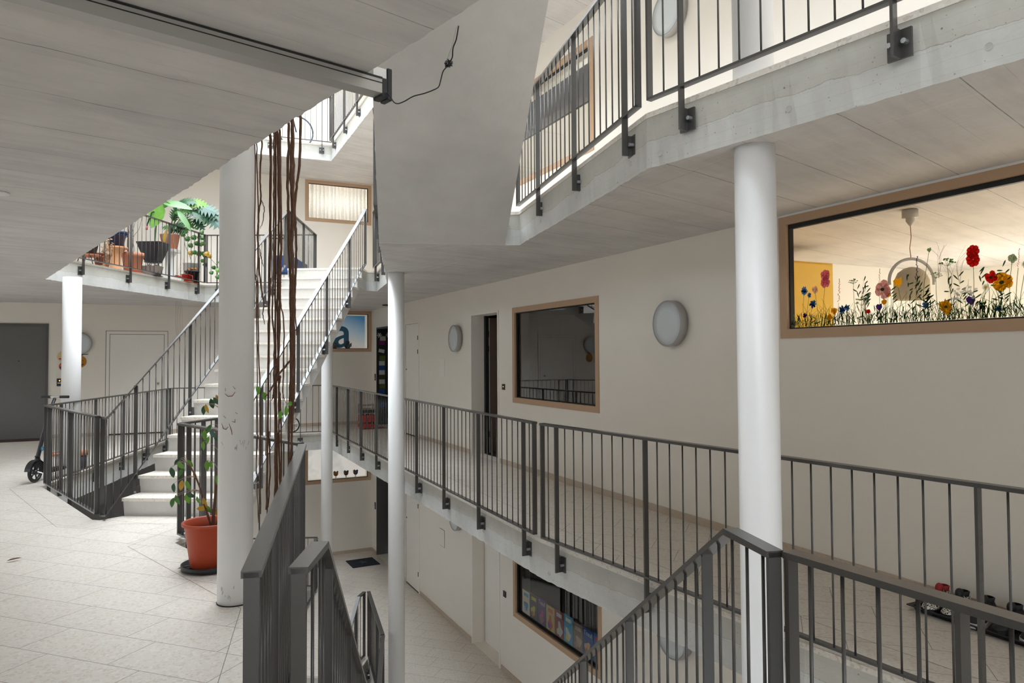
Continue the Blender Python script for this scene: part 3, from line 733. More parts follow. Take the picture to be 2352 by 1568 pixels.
# ------------------------------------------------------------------ doors
def casing(bm, a0, a1, z0, z1, w_, axis, t=.016, mat=0):
    f = (lambda p, q, r, s: box(bm, XR-t, XR+.001, p, q, r, s, mat)) if axis == 'R' else (lambda p, q, r, s: box(bm, p, q, YF-t, YF+.001, r, s, mat))
    f(a0-w_, a1+w_, z1, z1+w_); f(a0-w_, a0, z0, z1); f(a1, a1+w_, z0, z1)
nd = [0]
def door_root():
    nd[0] += 1; return tag(empty('door_%d' % nd[0]), kind='structure')
def closet(z0):
    d = door_root(); bm = B(); casing(bm, 12.84, 13.62, z0, z0+2.135, .03, 'R'); finish('casing', bm, doorw, d)
    boxo('leaf', XR-.008, XR-.0005, 12.845, 13.615, z0+.022, z0+2.13, doorw, d)
    bm = B(); box(bm, XR-.0105, XR-.0085, 12.8401, 12.846, z0+.02, z0+2.135); box(bm, XR-.0105, XR-.0085, 13.614, 13.6199, z0+.02, z0+2.135); box(bm, XR-.0105, XR-.0085, 12.846, 13.614, z0+2.129, z0+2.1349); finish('gap_shade', bm, pm('gap_shade_grey', (.22, .20, .18), .8), d)  # raised grey strips stand in for the shade between casing and leaf
    boxo('gap', XR-.006, XR-.0003, 12.845, 13.615, z0+.001, z0+.020, gasket, d)
    for k, hz in enumerate((1.86, 1.60, .35)): boxo('hinge', XR-.022, XR-.012, 12.845, 12.87, z0+hz-.04, z0+hz+.04, pm('hinge_bronze', (.10, .06, .03), .4, .7), d)
    bm = B(); blob(bm, (XR-.022, 13.55, z0+1.26), .014, .014, .014, 8, 6); finish('lock', bm, pm('brass', (.35, .28, .12), .3, 1.), d, True)
closet(0); closet(ZL[1])
def niche(z0, opened):
    d = door_root(); y0, y1 = 9.31, 10.27; bm = B(); casing(bm, y0, y1, z0, z0+2.13, .03, 'R'); finish('casing', bm, doorw, d)
    if opened:
        boxo('jamb', XR+.20, XR+.25, y1-.065, y1-.001, z0+.001, z0+2.129, gasket, d)
        lf = boxo('leaf', XR+.275, XR+1.1, y1-.052, y1-.006, z0+.012, z0+2.10, pm('leaf_brown', (.16, .115, .09), .5), d); boxo('leaf_edge', XR+.262, XR+.2749, y1-.052, y1-.006, z0+.012, z0+2.10, doorw, d)
        for hz in (1.85, 1.62, .30): boxo('hinge', XR+.235, XR+.262, y1-.06, y1-.03, z0+hz-.045, z0+hz+.045, pm('hinge_bronze', (.10, .06, .03), .4, .7), d)
        boxo('threshold', XR+.19, XR+.25, y0+.002, y1-.07, z0+.0005, z0+.012, black, d)
    else:
        boxo('leaf', XR+.19, XR+.23, y0+.004, y1-.012, z0+.008, z0+2.125, doorw, d); boxo('seal', XR+.195, XR+.235, y1-.012, y1-.001, z0+.001, z0+2.129, gasket, d)
niche(0, True); niche(ZL[1], False)
def far_door(z0):
    d = door_root(); y0, y1 = 14.80, 15.77; bm = B()
    box(bm, XR-.006, XR+.32, y1-.010, y1+.03, z0+.001, z0+2.16); box(bm, XR-.006, XR+.32, y0-.03, y0+.01, z0+.001, z0+2.16); box(bm, XR-.006, XR+.32, y0, y1, z0+2.125, z0+2.16)
    finish('steel_frame', bm, doorg if z0 < -1 else pm('frame_black', (.02, .02, .02), .45), d)
    boxo('leaf', XR+.30, XR+.335, y0+.01, y1-.01, z0+.01, z0+2.125, doorg, d)
    bm = B(); tube(bm, [(XR+.30, y1-.12, z0+1.02), (XR+.255, y1-.12, z0+1.02), (XR+.255, y1-.24, z0+1.02)], .009, 8); finish('handle', bm, chrome, d)
far_door(0); far_door(ZL[1])
# wall holes behind far doors continue as a deep reveal
d = door_root(); bm = B(); casing(bm, -2.90, -1.97-.045, 0, 2.13, .045, 'F', .02); finish('casing', bm, doorg, d)
boxo('leaf', -2.898, -1.972, YF+.012, YF+.05, .0, 2.168, pm('door_grey_leaf', (.135, .132, .128), .5, noise=.05, nscale=30), d)
bm = B(); lathe(bm, [(.012, 0), (.012, .008), (0, .008)], 12); o = finish('peephole', bm, black, d); o.location = (-2.44, YF+.009, 1.47); o.rotation_euler = (RD(90), 0, 0)
boxo('threshold', -2.9, -1.97, YF-.03, YF+.05, .0005, .012, doorg, d)
d = door_root(); bm = B(); casing(bm, -.955, .02, 0, 1.99, .055, 'F', .010); finish('casing', bm, doorw, d); boxo('leaf', -.952, .017, YF-.006, YF-.0005, .03, 1.987, doorw, d); bm = B(); box(bm, -.9549, -.945, YF-.009, YF-.0065, .03, 1.99); box(bm, .010, .0199, YF-.009, YF-.0065, .03, 1.99); box(bm, -.945, .01, YF-.009, YF-.0065, 1.98, 1.9899); box(bm, -1.022, -1.0101, YF-.004, YF-.0006, .0, 2.05); box(bm, .0751, .085, YF-.004, YF-.0006, .0, 2.05); box(bm, -1.022, .085, YF-.004, YF-.0006, 2.0451, 2.055); finish('gap_shade', bm, pm('gap_shade_grey', (.22, .20, .18), .8), d); boxo('gap', -.952, .017, YF-.005, YF-.0003, .002, .026, gasket, d)  # grey strips along the casing are its shade put in as colour
bm = B(); blob(bm, (-.09, YF-.03, 1.0), .022, .022, .022, 10, 6); finish('knob', bm, pm('brass', (.35, .28, .12), .3, 1.), d, True)
d = door_root(); boxo('casing', -2.2, .32, YF-.012, YF-.0005, ZL[1]+.001, ZL[1]+2.3, doorg, d); boxo('leaf', -2.15, -.9, YF-.02, YF-.012, ZL[1]+.01, ZL[1]+2.25, doorg, d); boxo('leaf', -.89, .27, YF-.02, YF-.012, ZL[1]+.01, ZL[1]+2.25, doorg, d)  # flat dark grey panels over the left part of this wall

# wall fittings ------------------------------------------------------
def wall_lamp(loc, axis, label):
    r = .215; root = empty('wall_lamp', loc, 0, label, 'lamp', None)
    root.rotation_euler = (0, RD(-90), 0) if axis == 'R' else (RD(90), 0, 0)
    bm = B(); lathe(bm, [(0, 0), (r-.02, .0), (r-.02, .012), (r, .014), (r, .084), (r-.004, .09), (r-.012, .09), (r-.012, .08)], 56); finish('ring', bm, lampring, root, True)
    bm = B(); lathe(bm, [(r-.012, .078), (r-.013, .086), (r*.6, .092), (0, .094)], 56); finish('diffuser', bm, lampglass, root, True)
wall_lamp((XR-.0005, 10.84+.02, 1.796), 'R', 'round grey wall lamp beside the open door, on the right wall')
wall_lamp((XR-.0005, 5.38, 1.797), 'R', 'large round grey wall lamp between the mirror-like window and the white column')
wall_lamp((XR-.0005, 10.84+.02, -1.065), 'R', 'round wall lamp mostly hidden under the walkway slab, lowest floor')
wall_lamp((XR-.0005, 5.38, -1.065), 'R', 'round wall lamp seen through the stair handrail bars, lowest floor')
wall_lamp((XR-.0005, 5.33, 4.705), 'R', 'round white wall lamp on the upper walkway, cut off by the picture top')
wall_lamp((-1.46, YF-.0005, 1.80), 'F', 'round grey wall lamp half hidden behind the column at far left')
def plate(name, label, cat, x0, x1, y0, y1, z0, z1, mat, kids=()):
    o = boxo(name, x0, x1, y0, y1, z0, z1, mat, None); tag(o, label, cat)
    for k, b_, mm in kids: boxo(k, *b_, mm, o)
    return o
orangel = pm('pilot_light', (.9, .3, .02), .4, emis=(1, .35, .03), es=3)
sw = 'switch'
plate('light_switch', 'small black light switch between the open door and the dark window', sw, XR-.012, XR-.0005, 9.085, 9.165, 1.035, 1.115, black, [('pilot_light', (XR-.014, XR-.012, 9.12, 9.128, 1.075, 1.083), orangel)])
plate('light_switch', 'small black light switch on the lowest floor, left of the comics window', sw, XR-.012, XR-.0005, 9.085, 9.165, ZL[1]+1.035, ZL[1]+1.115, black, [('pilot_light', (XR-.014, XR-.012, 9.12, 9.128, ZL[1]+1.07, ZL[1]+1.078), pm('pilot_dim', (.4, .08, .03), .4))])
plate('light_switch', 'narrow black switch plate left of the far door hung with cards', sw, XR-.012, XR-.0005, 15.86, 15.94, .98, 1.13, black, [('rocker', (XR-.015, XR-.012, 15.88, 15.92, 1.0, 1.05), pm('grey_plastic', (.3, .3, .3), .5))])
plate('light_switch', 'narrow black switch plate left of the dark door on the lowest floor', sw, XR-.012, XR-.0005, 15.86, 15.94, ZL[1]+.98, ZL[1]+1.13, black, [('rocker', (XR-.015, XR-.012, 15.88, 15.92, ZL[1]+1.0, ZL[1]+1.05), pm('grey_plastic', (.3, .3, .3), .5))])
plate('light_switch', 'black switch plate with glowing orange light beside the far left door', sw, -1.83, -1.74, YF-.012, YF-.0005, .985, 1.13, black, [('pilot_light', (-1.79, -1.775, YF-.016, YF-.012, 1.08, 1.097), orangel), ('name_strip', (-1.815, -1.75, YF-.014, YF-.012, 1.035, 1.052), white)])
plate('access_panel', 'small blank white access panel on the right wall below the lamp', 'panel', XR-.007, XR-.0005, 11.47, 11.71, 1.17, 1.46, doorw)
o = plate('access_panel', 'thin outlined access panel on the lowest floor wall', 'panel', XR-.004, XR-.0005, 11.50, 11.73, ZL[1]+1.15, ZL[1]+1.44, gasket, [('cover', (XR-.006, XR-.0041, 11.505, 11.725, ZL[1]+1.155, ZL[1]+1.435), wall)])
o = boxo('ceiling_spot', -1.03, -.82, 5.45, 5.66, 2.56, 2.5695, white); bpy.data.objects.remove(o)
bm = B(); lathe(bm, [(0, 0), (.05, 0), (.055, .004), (.055, .012)], 32); o = finish('smoke_detector', bm, white, None, True); o.location = (-.955, 5.56, 2.5575); tag(o, 'flat white round smoke detector on the ceiling at the left edge', 'detector')
bm = B(); lathe(bm, [(0, 0), (.09, 0), (.1, .01), (.1, .02)], 24); o = finish('ceiling_detector', bm, black, None, True); o.location = (4.10, 14.3, 2.548); tag(o, 'small black round detector on the far corner ceiling', 'detector')

# ------------------------------------------------------------------ ceiling channel with cable
d_ = Vector((1.119, .304, 0)).normalized(); ang = math.atan2(d_.y, d_.x)
root = empty('cable_channel', (.735, 2.692, 0), ang, 'long grey metal channel fixed across the ceiling, top left', 'channel')
bm = B(); box(bm, -2.6, .0, -.034, .034, 2.508, 2.5695); finish('profile', bm, alum, root)
bm = B(); box(bm, -2.6, .0, -.0365, -.034, 2.545, 2.548); box(bm, -2.6, 0, -.0365, -.034, 2.562, 2.569); finish('groove', bm, gasket, root)
bm = B(); box(bm, .0, .028, -.03, .034, 2.495, 2.57); box(bm, .028, .05, -.026, .03, 2.49, 2.615); bmesh.ops.bevel(bm, geom=bm.edges[:], offset=.003, segments=1, affect='EDGES'); finish('end_cap', bm, black, root)
bm = B(); box(bm, -.03, .027, -.02, .03, 2.5705, 2.61); finish('mounting_plate', bm, white, root)
CAB = [(0.761, 2.676, 2.518), (0.769, 2.646, 2.496), (0.778, 2.617, 2.463), (0.786, 2.587, 2.45), (0.801, 2.554, 2.451), (0.822, 2.517, 2.46), (0.851, 2.477, 2.462), (0.878, 2.437, 2.468), (0.882, 2.41, 2.47), (0.879, 2.384, 2.481), (0.878, 2.358, 2.503), (0.88, 2.331, 2.509), (0.881, 2.304, 2.517), (0.882, 2.277, 2.524), (0.876, 2.253, 2.547), (0.877, 2.226, 2.566), (0.875, 2.2, 2.60)]
def catmull(P, k=5):
    P = [Vector(p) for p in P]; out = []
    for i in range(len(P)-1):
        a, b, c, d = P[max(0, i-1)], P[i], P[i+1], P[min(len(P)-1, i+2)]
        for j in range(k):
            t = j/k; out.append(.5*((2*b)+(c-a)*t+(2*a-5*b+4*c-d)*t*t+(3*b-a-3*c+d)*t**3))
    return out+[P[-1]]
root = empty('hanging_cable', (0, 0, 0), 0, 'thin black cable with a knotted bundle dangling from the ceiling channel', 'cable')
bm = B(); tube(bm, catmull(CAB), .0022, 7); finish('wire', bm, cable, root, True)
bm = B(); kc = Vector((.881, 2.312, 2.514))
for k in range(7):
    ax = Vector((random.uniform(-1, 1), random.uniform(-1, 1), random.uniform(-1, 1))).normalized(); u = ax.orthogonal().normalized(); v_ = ax.cross(u); R1 = random.uniform(.010, .016)
    cc_ = kc+Vector((random.uniform(-.006, .006), random.uniform(-.006, .006), random.uniform(-.006, .006)))
    tube(bm, [cc_+(u*cos(t*pi/7)+v_*sin(t*pi/7)*.8)*R1 for t in range(14)], .0019, 6)
finish('knot', bm, cable, root, True)
bm = B(); tube(bm, catmull([(0.88, 2.325, 2.512), (0.874, 2.29, 2.535), (0.872, 2.25, 2.555), (0.872, 2.21, 2.60)]), .0014, 6); finish('strand', bm, pm('cobweb', (.5, .5, .48), .8), root)

# ------------------------------------------------------------------ hanging roots
ROOTS = [(0.0031, [(0.443, 4.136, 2.675), (0.449, 4.155, 2.03), (0.454, 4.157, 1.91), (0.462, 4.166, 1.552), (0.47, 4.178, 1.074), (0.465, 4.186, 0.931), (0.478, 4.191, 0.597)]), (0.0034, [(0.455, 4.164, 2.659), (0.466, 4.172, 2.274), (0.466, 4.181, 2.034), (0.464, 4.185, 1.938), (0.474, 4.193, 1.552), (0.482, 4.197, 1.312), (0.486, 4.204, 1.071), (0.49, 4.217, 0.638)]), (0.0047, [(0.475, 4.088, 2.666), (0.465, 4.098, 2.5), (0.471, 4.1, 2.381), (0.459, 4.109, 2.263), (0.458, 4.115, 2.121), (0.47, 4.115, 1.931), (0.488, 4.111, 1.812), (0.487, 4.114, 1.729), (0.496, 4.112, 1.682)]), (0.0069, [(0.521, 4.098, 2.698), (0.522, 4.108, 2.388), (0.522, 4.12, 2.029), (0.52, 4.129, 1.791), (0.52, 4.138, 1.552), (0.519, 4.154, 1.074), (0.516, 4.17, 0.668)]), (0.0047, [(0.531, 4.048, 2.709), (0.534, 4.054, 2.497), (0.534, 4.062, 2.26), (0.535, 4.073, 1.929), (0.53, 4.082, 1.74), (0.542, 4.081, 1.598), (0.541, 4.088, 1.409), (0.55, 4.095, 1.078), (0.551, 4.106, 0.724)]), (0.0051, [(0.552, 4.137, 2.737), (0.557, 4.158, 2.036), (0.557, 4.167, 1.794), (0.564, 4.176, 1.431), (0.572, 4.185, 1.068), (0.577, 4.194, 0.73)]), (0.0055, [(0.558, 4.1, 2.74), (0.566, 4.113, 2.272), (0.566, 4.122, 1.984), (0.564, 4.13, 1.792), (0.573, 4.139, 1.408), (0.578, 4.148, 1.072), (0.585, 4.155, 0.76)]), (0.0071, [(0.563, 4.054, 2.732), (0.568, 4.063, 2.383), (0.574, 4.068, 2.169), (0.57, 4.078, 1.931), (0.566, 4.093, 1.551), (0.553, 4.106, 1.361), (0.557, 4.114, 1.076), (0.56, 4.124, 0.72)]), (0.0076, [(0.611, 4.052, 2.774), (0.607, 4.063, 2.506), (0.608, 4.066, 2.387), (0.616, 4.071, 2.124), (0.624, 4.074, 1.933), (0.629, 4.082, 1.647), (0.631, 4.089, 1.408), (0.624, 4.1, 1.193), (0.624, 4.11, 0.882)]), (0.0073, [(0.632, 4.096, 2.797), (0.63, 4.107, 2.519), (0.638, 4.11, 2.326), (0.633, 4.119, 2.132), (0.627, 4.125, 2.035), (0.634, 4.124, 1.939), (0.643, 4.13, 1.648), (0.645, 4.137, 1.407), (0.644, 4.154, 0.947)]), (0.0071, [(0.623, 4.001, 2.773), (0.628, 4.008, 2.496), (0.628, 4.016, 2.26), (0.625, 4.023, 2.118), (0.631, 4.027, 1.929), (0.634, 4.031, 1.74), (0.641, 4.039, 1.409), (0.631, 4.055, 1.078), (0.628, 4.062, 0.936)]), (0.0072, [(0.674, 4.053, 2.826), (0.669, 4.064, 2.562), (0.653, 4.077, 2.418), (0.648, 4.084, 2.273), (0.658, 4.084, 2.129), (0.653, 4.093, 1.936), (0.652, 4.099, 1.792), (0.664, 4.099, 1.623)]), (0.0056, [(0.637, 4.014, 1.55), (0.62, 4.024, 1.491), (0.593, 4.039, 1.452), (0.562, 4.055, 1.41), (0.524, 4.076, 1.327), (0.495, 4.092, 1.288)]), (0.0038, [(0.561, 4.049, 1.928), (0.571, 4.049, 1.786), (0.586, 4.045, 1.692), (0.588, 4.052, 1.456), (0.585, 4.058, 1.315), (0.598, 4.054, 1.256)]), (0.0052, [(0.566, 4.087, 1.404), (0.549, 4.097, 1.35), (0.541, 4.102, 1.302), (0.533, 4.108, 1.267)]), (0.0052, [(0.575, 4.083, 1.404), (0.567, 4.089, 1.338), (0.574, 4.088, 1.267), (0.582, 4.091, 1.053), (0.582, 4.1, 0.793)]), (0.0024, [(0.47, 4.111, 2.372), (0.487, 4.105, 2.324), (0.486, 4.108, 2.253), (0.469, 4.118, 2.205)]), (0.0024, [(0.468, 4.122, 2.098), (0.477, 4.119, 2.051), (0.488, 4.116, 1.998)]), (0.0038, [(0.528, 4.171, 1.096), (0.534, 4.177, 0.856), (0.527, 4.186, 0.676)])]
root = empty('hanging_roots', (.57, 4.10, 0), 0, 'bundle of long brown aerial roots hanging beside the thick white column', 'plant')
off = Vector((.57, 4.10, 0))
for r, ps in ROOTS:
    P = catmull([Vector(p)-off for p in ps], 6); n = len(P); tip = .35 if ps[-1][2] > 1.1 else .8
    if ps[0][2] > 2.6: P = [Vector((-.42, P[0].y*.5-.03, 3.08)), Vector((-.30, P[0].y*.8, 3.22)), Vector((P[0].x-.06, P[0].y, 3.12))]+P; n += 3
    P = [p+Vector((random.gauss(0, .0011), random.gauss(0, .0011), 0)) for p in P]
    R_ = [r*(1-(1-tip)*max(0, (i/n-.6)/.4))*random.uniform(.88, 1.12) for i in range(n)]
    bm = B(); tube(bm, P, R_, 8); finish('root', bm, rootm, root, True)
boxo('planter', -.55, -.29, -.25, .25, 2.896, 3.09, terracotta, root)
def leaf(bm, base, d, L, W, up=Vector((0, 0, 1)), fold=.25, droop=.25, mat=0, prof=None, notch=0):
    d = Vector(d).normalized(); s = d.cross(up)
    if s.length < .1: s = d.cross(Vector((1, 0, .2)))
    s.normalize(); nrm = s.cross(d).normalized(); base = Vector(base)
    prof = prof or [(0, .02), (.12, .5), (.3, .92), (.5, 1), (.7, .8), (.87, .4), (1, .0)]
    mid = []; lf = []; rg = []
    for t, w_ in prof:
        c = base+d*L*t+nrm*(-droop*L*t*t); mid.append(bm.verts.new(c))
        lf.append(bm.verts.new(c+s*W*w_*.5+nrm*fold*W*w_*.5)); rg.append(bm.verts.new(c-s*W*w_*.5+nrm*fold*W*w_*.5))
    for i in range(len(prof)-1):
        for a, b in ((lf, mid), (mid, rg)):
            try: f = bm.faces.new((a[i], a[i+1], b[i+1], b[i])); f.material_index = mat; f.smooth = True
            except ValueError: pass
bm = B()
for p, d, L in (((0.488, 4.106, 1.318), (.3, -.1, -1), .05), ((0.458, 4.12, 1.35), (.2, -.2, -.8), .05), ((0.60, 4.058, 1.24), (.1, -.1, -1), .06), ((0.575, 4.067, 1.215), (-.1, -.1, -1), .05), ((.61, 4.06, 1.25), (.8, -.3, .1), .03)):
    leaf(bm, Vector(p)-off, d, L, .026, up=Vector((.4, -1, .1)))
finish('leaf', bm, leafl, root)

# ------------------------------------------------------------------ potted tree in the red pot
root = empty('potted_tree', (.312, 5.62, 0), RZ, 'sparse weeping tree in a large orange-red pot in front of the thick column', 'plant')
bm = B(); lathe(bm, [(0, .004), (.165, .004), (.19, .012), (.193, .045), (.186, .045), (.178, .018), (0, .016)], 40); finish('saucer', bm, black, root, True)
bm = B(); lathe(bm, [(0, .02), (.128, .02), (.132, .03), (.172, .315), (.188, .318), (.190, .335), (.184, .340), (.168, .335), (.160, .27)], 48); finish('pot', bm, orange_pot, root, True)
bm = B(); lathe(bm, [(0, .285), (.08, .28), (.161, .272)], 30); finish('soil', bm, soil, root, True)
def lp(px, py, y=0): return Vector(((px-478)/300, y, (1306-py)/300))
trunks = [[(484, 1222, 0), (485, 1190, 0), (486, 1165, .01), (490, 1130, 0), (495, 1095, 0), (500, 1060, 0), (503, 1010, -.01), (502, 965, -.02)],
          [(482, 1222, 0), (478, 1205, -.01), (467, 1167, -.02), (460, 1140, -.02), (450, 1110, -.03), (437, 1085, -.03), (430, 1078, -.03)],
          [(486, 1222, .02), (496, 1190, .03), (503, 1180, .04)]]
bm = B()
for k, t in enumerate(trunks):
    P = catmull([lp(*p) for p in t], 5); n = len(P); r0 = (.0115, .0085, .006)[k]; tube(bm, P, [r0*(1-.55*i/n)*random.uniform(.9, 1.15) for i in range(n)], 8)
finish('trunk', bm, brown, root, True)
LV = [(461, 969, 'd', -80), (472, 965, 'o', -75), (480, 955, 'd', -80), (490, 945, 'o', -60), (495, 948, 'd', -70), (501, 944, 'g', -80),
      (477, 1008, 'g', -120), (463, 1022, 'l', -95), (466, 1035, 'l', -100), (463, 1045, 'l', -110), (488, 1018, 's', -60), (484, 1030, 'd', -80), (497, 1036, 'd', -100), (499, 980, 'g', -85), (498, 992, 'l', -95),
      (405, 1079, 'd', -140), (392, 1100, 'g', -90), (398, 1102, 'd', -80), (406, 1105, 'g', -110), (428, 1084, 'l', -50), (466, 1089, 'l', -95), (476, 1087, 'l', -70), (446, 1108, 'o', -85),
      (414, 1130, 'y', -95), (427, 1130, 'l', -70), (400, 1134, 'd', -95), (487, 1112, 'g', -110), (499, 1116, 'l', -90), (442, 1148, 'd', -30), (396, 1166, 'g', -110), (407, 1160, 'g', -70), (429, 1158, 'o', -80),
      (458, 1160, 'l', -85), (470, 1165, 'y', -75), (461, 1178, 'o', -170), (476, 1180, 'l', -60), (436, 1155, 'l', -60), (488, 1190, 'o', -40), (420, 1085, 'l', -40)]
mm = {'d': leafd, 'g': leafg, 'l': leafl, 'o': leafy, 'y': leafy, 's': leafs}
tw = B()
for (x, y, c, a) in LV:
    p = lp(x, y, random.uniform(-.05, .05)); bm = B(); ar = RD(a+random.uniform(-8, 8)); L = random.uniform(.062, .085)
    d = Vector((cos(ar), random.uniform(-.3, .3), sin(ar)))
    leaf(bm, p-d*L*.5, d, L, L*.46, up=Vector((random.uniform(-.5, .5), -1, random.uniform(-.2, .5))), droop=random.uniform(-.05, .3)); finish('leaf', bm, mm[c], root)
    best = min((lp(*q) for t in trunks[:2] for q in t), key=lambda q: (q-(p-d*L*.5)).length)
    e = p-d*L*.5; tube(tw, [best, best.lerp(e, .5)+Vector((0, 0, .02)), e], [.0022, .0016, .001], 5)
finish('twig', tw, pm('twig_grey', (.28, .2, .15), .8), root)['kind'] = 'stuff'
for x, y, lab in ((-1.03, 6.46, 'dry brown leaf lying on the floor at the left picture edge'), (.10, 5.66, 'curled dry leaf on the floor left of the plant saucer')):
    bm = B(); leaf(bm, (0, 0, .012), (1, .15, 0), .10, .028, fold=.6, droop=-.05); o = finish('dry_leaf', bm, brown); o.location = (x, y, 0); o.rotation_euler = (0, 0, random.uniform(0, .5)); tag(o, lab, 'leaf')

# ------------------------------------------------------------------ plants on the upper walkway
Z1 = ZL[3]
def pot(bm, r0, r1, h, rim=.012, rimh=.03, n=32, z=0, wall_=.01):
    lathe(bm, [(0, z), (r0, z), (r1-(r1-r0)*.15, z+h-rimh), (r1+rim, z+h-rimh), (r1+rim, z+h), (r1-wall_+rim, z+h), (r1-wall_, z+h-.04), (0, z+h-.045)], n)
def disc(bm, r, z, n=28): bm.faces.new([bm.verts.new((r*cos(2*pi*k/n), r*sin(2*pi*k/n), z)) for k in range(n)])
# pedestal
root = empty('pedestal', (.09, 14.30, Z1), RZ, 'white plaster column pedestal carrying the monstera pot', 'pedestal')
bm = B(); box(bm, -.12, .12, -.12, .12, 0, .05); box(bm, -.10, .10, -.10, .10, .05, .085); finish('base', bm, white, root)
bm = B(); nn = 32; loft(bm, [[((.068 if k % 2 else .076)*cos(2*pi*k/nn), (.068 if k % 2 else .076)*sin(2*pi*k/nn), zz) for k in range(nn)] for zz in (.085, .44)]); finish('shaft', bm, white, root)
bm = B(); lathe(bm, [(.078, .44), (.10, .47), (.10, .49), (.12, .51)], 28, cap=True); box(bm, -.145, .145, -.145, .145, .51, .56); finish('capital', bm, white, root)
# monstera
root = empty('potted_monstera', (.09, 14.30, Z1+.561), RZ, 'monstera with big split leaves in a terracotta pot on the pedestal', 'plant')
bm = B(); lathe(bm, [(0, 0), (.115, 0), (.12, .008), (.165, .25), (.166, .27), (.153, .27), (.15, .22), (0, .215)], 36); finish('pot', bm, terracotta, root, True)
def split_leaf(bm, base, d, L, up, k=6):
    d = Vector(d).normalized(); s = d.cross(up).normalized(); nrm = s.cross(d).normalized(); base = Vector(base)
    n = 2*k
    for side in (1, -1):
        pr = []
        for i in range(n+1):
            t = i/n; w_ = sin(pi*min(1, t*.86+.12))**.7*.52*(1 if i % 2 == 0 else .30)
            pr.append(base+d*L*(t+(.07 if i % 2 == 0 else -.02))+s*side*L*w_+nrm*(-.35*L*t*t-.22*L*w_))
        md = [base+d*L*(i/n)+nrm*(-.35*L*(i/n)**2) for i in range(n+1)]
        a = [bm.verts.new(p) for p in pr]; b = [bm.verts.new(p) for p in md]
        for i in range(n):
            f = bm.faces.new((a[i], a[i+1], b[i+1], b[i])); f.smooth = True
st = B()
ML = [(.28, .86, 8, .30, leafd), (.46, .86, 0, .30, leafl), (.60, .75, -8, .36, leafs), (.54, .62, -22, .36, leafd), (.70, .58, -42, .36, leafs), (.38, .69, -15, .32, leafd), (.20, .68, 25, .28, leafg), (.06, .58, 75, .24, leafd), (.28, .52, -38, .28, leafg), (.46, .50, -45, .26, leafd), (.10, .42, 20, .24, leafd), (.20, .40, -30, .22, leafg), (.38, .80, 30, .24, leafl), (.66, .68, -25, .30, leafd), (.0, .38, 150, .2, leafg), (.14, .34, -10, .2, leafd)]
for x, zz, a, L, mt in ML:
    bm = B(); ar = RD(a); d = Vector((cos(ar), random.uniform(-.5, .2), sin(ar)*.8)); b0 = Vector((x, random.uniform(-.08, .08), zz+.02))-d.normalized()*L*.35
    split_leaf(bm, b0, d, L, Vector((random.uniform(-.2, .2), -.75, .65))); finish('leaf', bm, mt, root)
    tube(st, catmull([(random.uniform(-.03, .03), 0, .22), (b0.x*.4, b0.y*.5, .22+(b0.z-.22)*.65), tuple(b0)], 4), .005, 6)
finish('stem', st, leafg, root, True)
# banana-like plant in black pot on wire stand
root = empty('potted_banana_plant', (-.17, 13.98, Z1), RZ, 'plant with long drooping banana-like leaves in a tapered black pot on a wire stand', 'plant')
bm = B()
for k in range(4):
    a = pi/4+k*pi/2; tube(bm, [(.09*cos(a), .09*sin(a), .27), (.11*cos(a), .11*sin(a), .12), (.125*cos(a), .125*sin(a), 0)], .006, 6)
    for j in range(3): tube(bm, [(.09*cos(a+.5*t)+.0, .09*sin(a+.5*t), .2+.045*sin(t*1.6+j)) for t in range(4)], .004, 5)
finish('wire_stand', bm, black, root)
bm = B(); lathe(bm, [(0, .275), (.14, .275), (.15, .29), (.14, .295), (0, .29)], 30); finish('saucer', bm, black, root, True)
bm = B(); ps = []
for s_, zz in ((.105, .295), (.205, .62), (.19, .62), (.185, .57)): ps.append([(x*s_, y*s_, zz) for x, y in ((-1, -1), (1, -1), (1, 1), (-1, 1))])
loft(bm, ps, True); finish('pot', bm, pm('black_glaze', (.012, .013, .02), .3, noise=.2), root)
PR = [(0, .05), (.08, .45), (.25, .9), (.5, 1), (.75, .78), (.92, .35), (1, 0)]
for (b0, d, L, W, dr, mt) in (((.05, 0, 1.22), (-.5, -.1, .45), .16, .02, .2, leafg),):
    pass
bm = B(); leaf(bm, (.15, -.05, 1.31), (-.28, -.15, -1), .48, .26, up=Vector((.2, -1, .1)), fold=.1, droop=-.05, prof=PR); finish('leaf', bm, leafl, root)
bm = B(); leaf(bm, (.20, -.06, 1.30), (1, -.1, .0), .46, .16, up=Vector((0, -.8, .6)), fold=.2, droop=.35, prof=PR); finish('leaf', bm, pm('leaf_pale', (.14, .29, .11), .4, noise=.15), root)
bm = B(); leaf(bm, (.44, -.06, 1.18), (.62, -.1, -.8), .42, .10, up=Vector((.3, -.8, .4)), fold=.2, droop=.2, prof=PR); finish('leaf', bm, pm('leaf_pale', (.14, .29, .11), .4), root)
bm = B(); leaf(bm, (.14, -.02, 1.22), (.5, .1, .5), .26, .11, up=Vector((0, -1, .3)), prof=PR); finish('leaf', bm, leafg, root)
bm = B(); leaf(bm, (.19, .0, .62), (.12, -.1, 1), .26, .07, up=Vector((0, -1, .1)), prof=PR); finish('leaf', bm, leafy, root)
bm = B(); tube(bm, catmull([(.02, 0, .6), (.04, 0, .9), (.09, -.03, 1.1), (.15, -.05, 1.31)], 5), [.014]*5+[.011]*11, 8); tube(bm, catmull([(.15, -.05, 1.29), (.22, -.05, 1.34), (.35, -.06, 1.27), (.44, -.06, 1.18)], 4), .007, 6); finish('stem', bm, leafg, root, True)
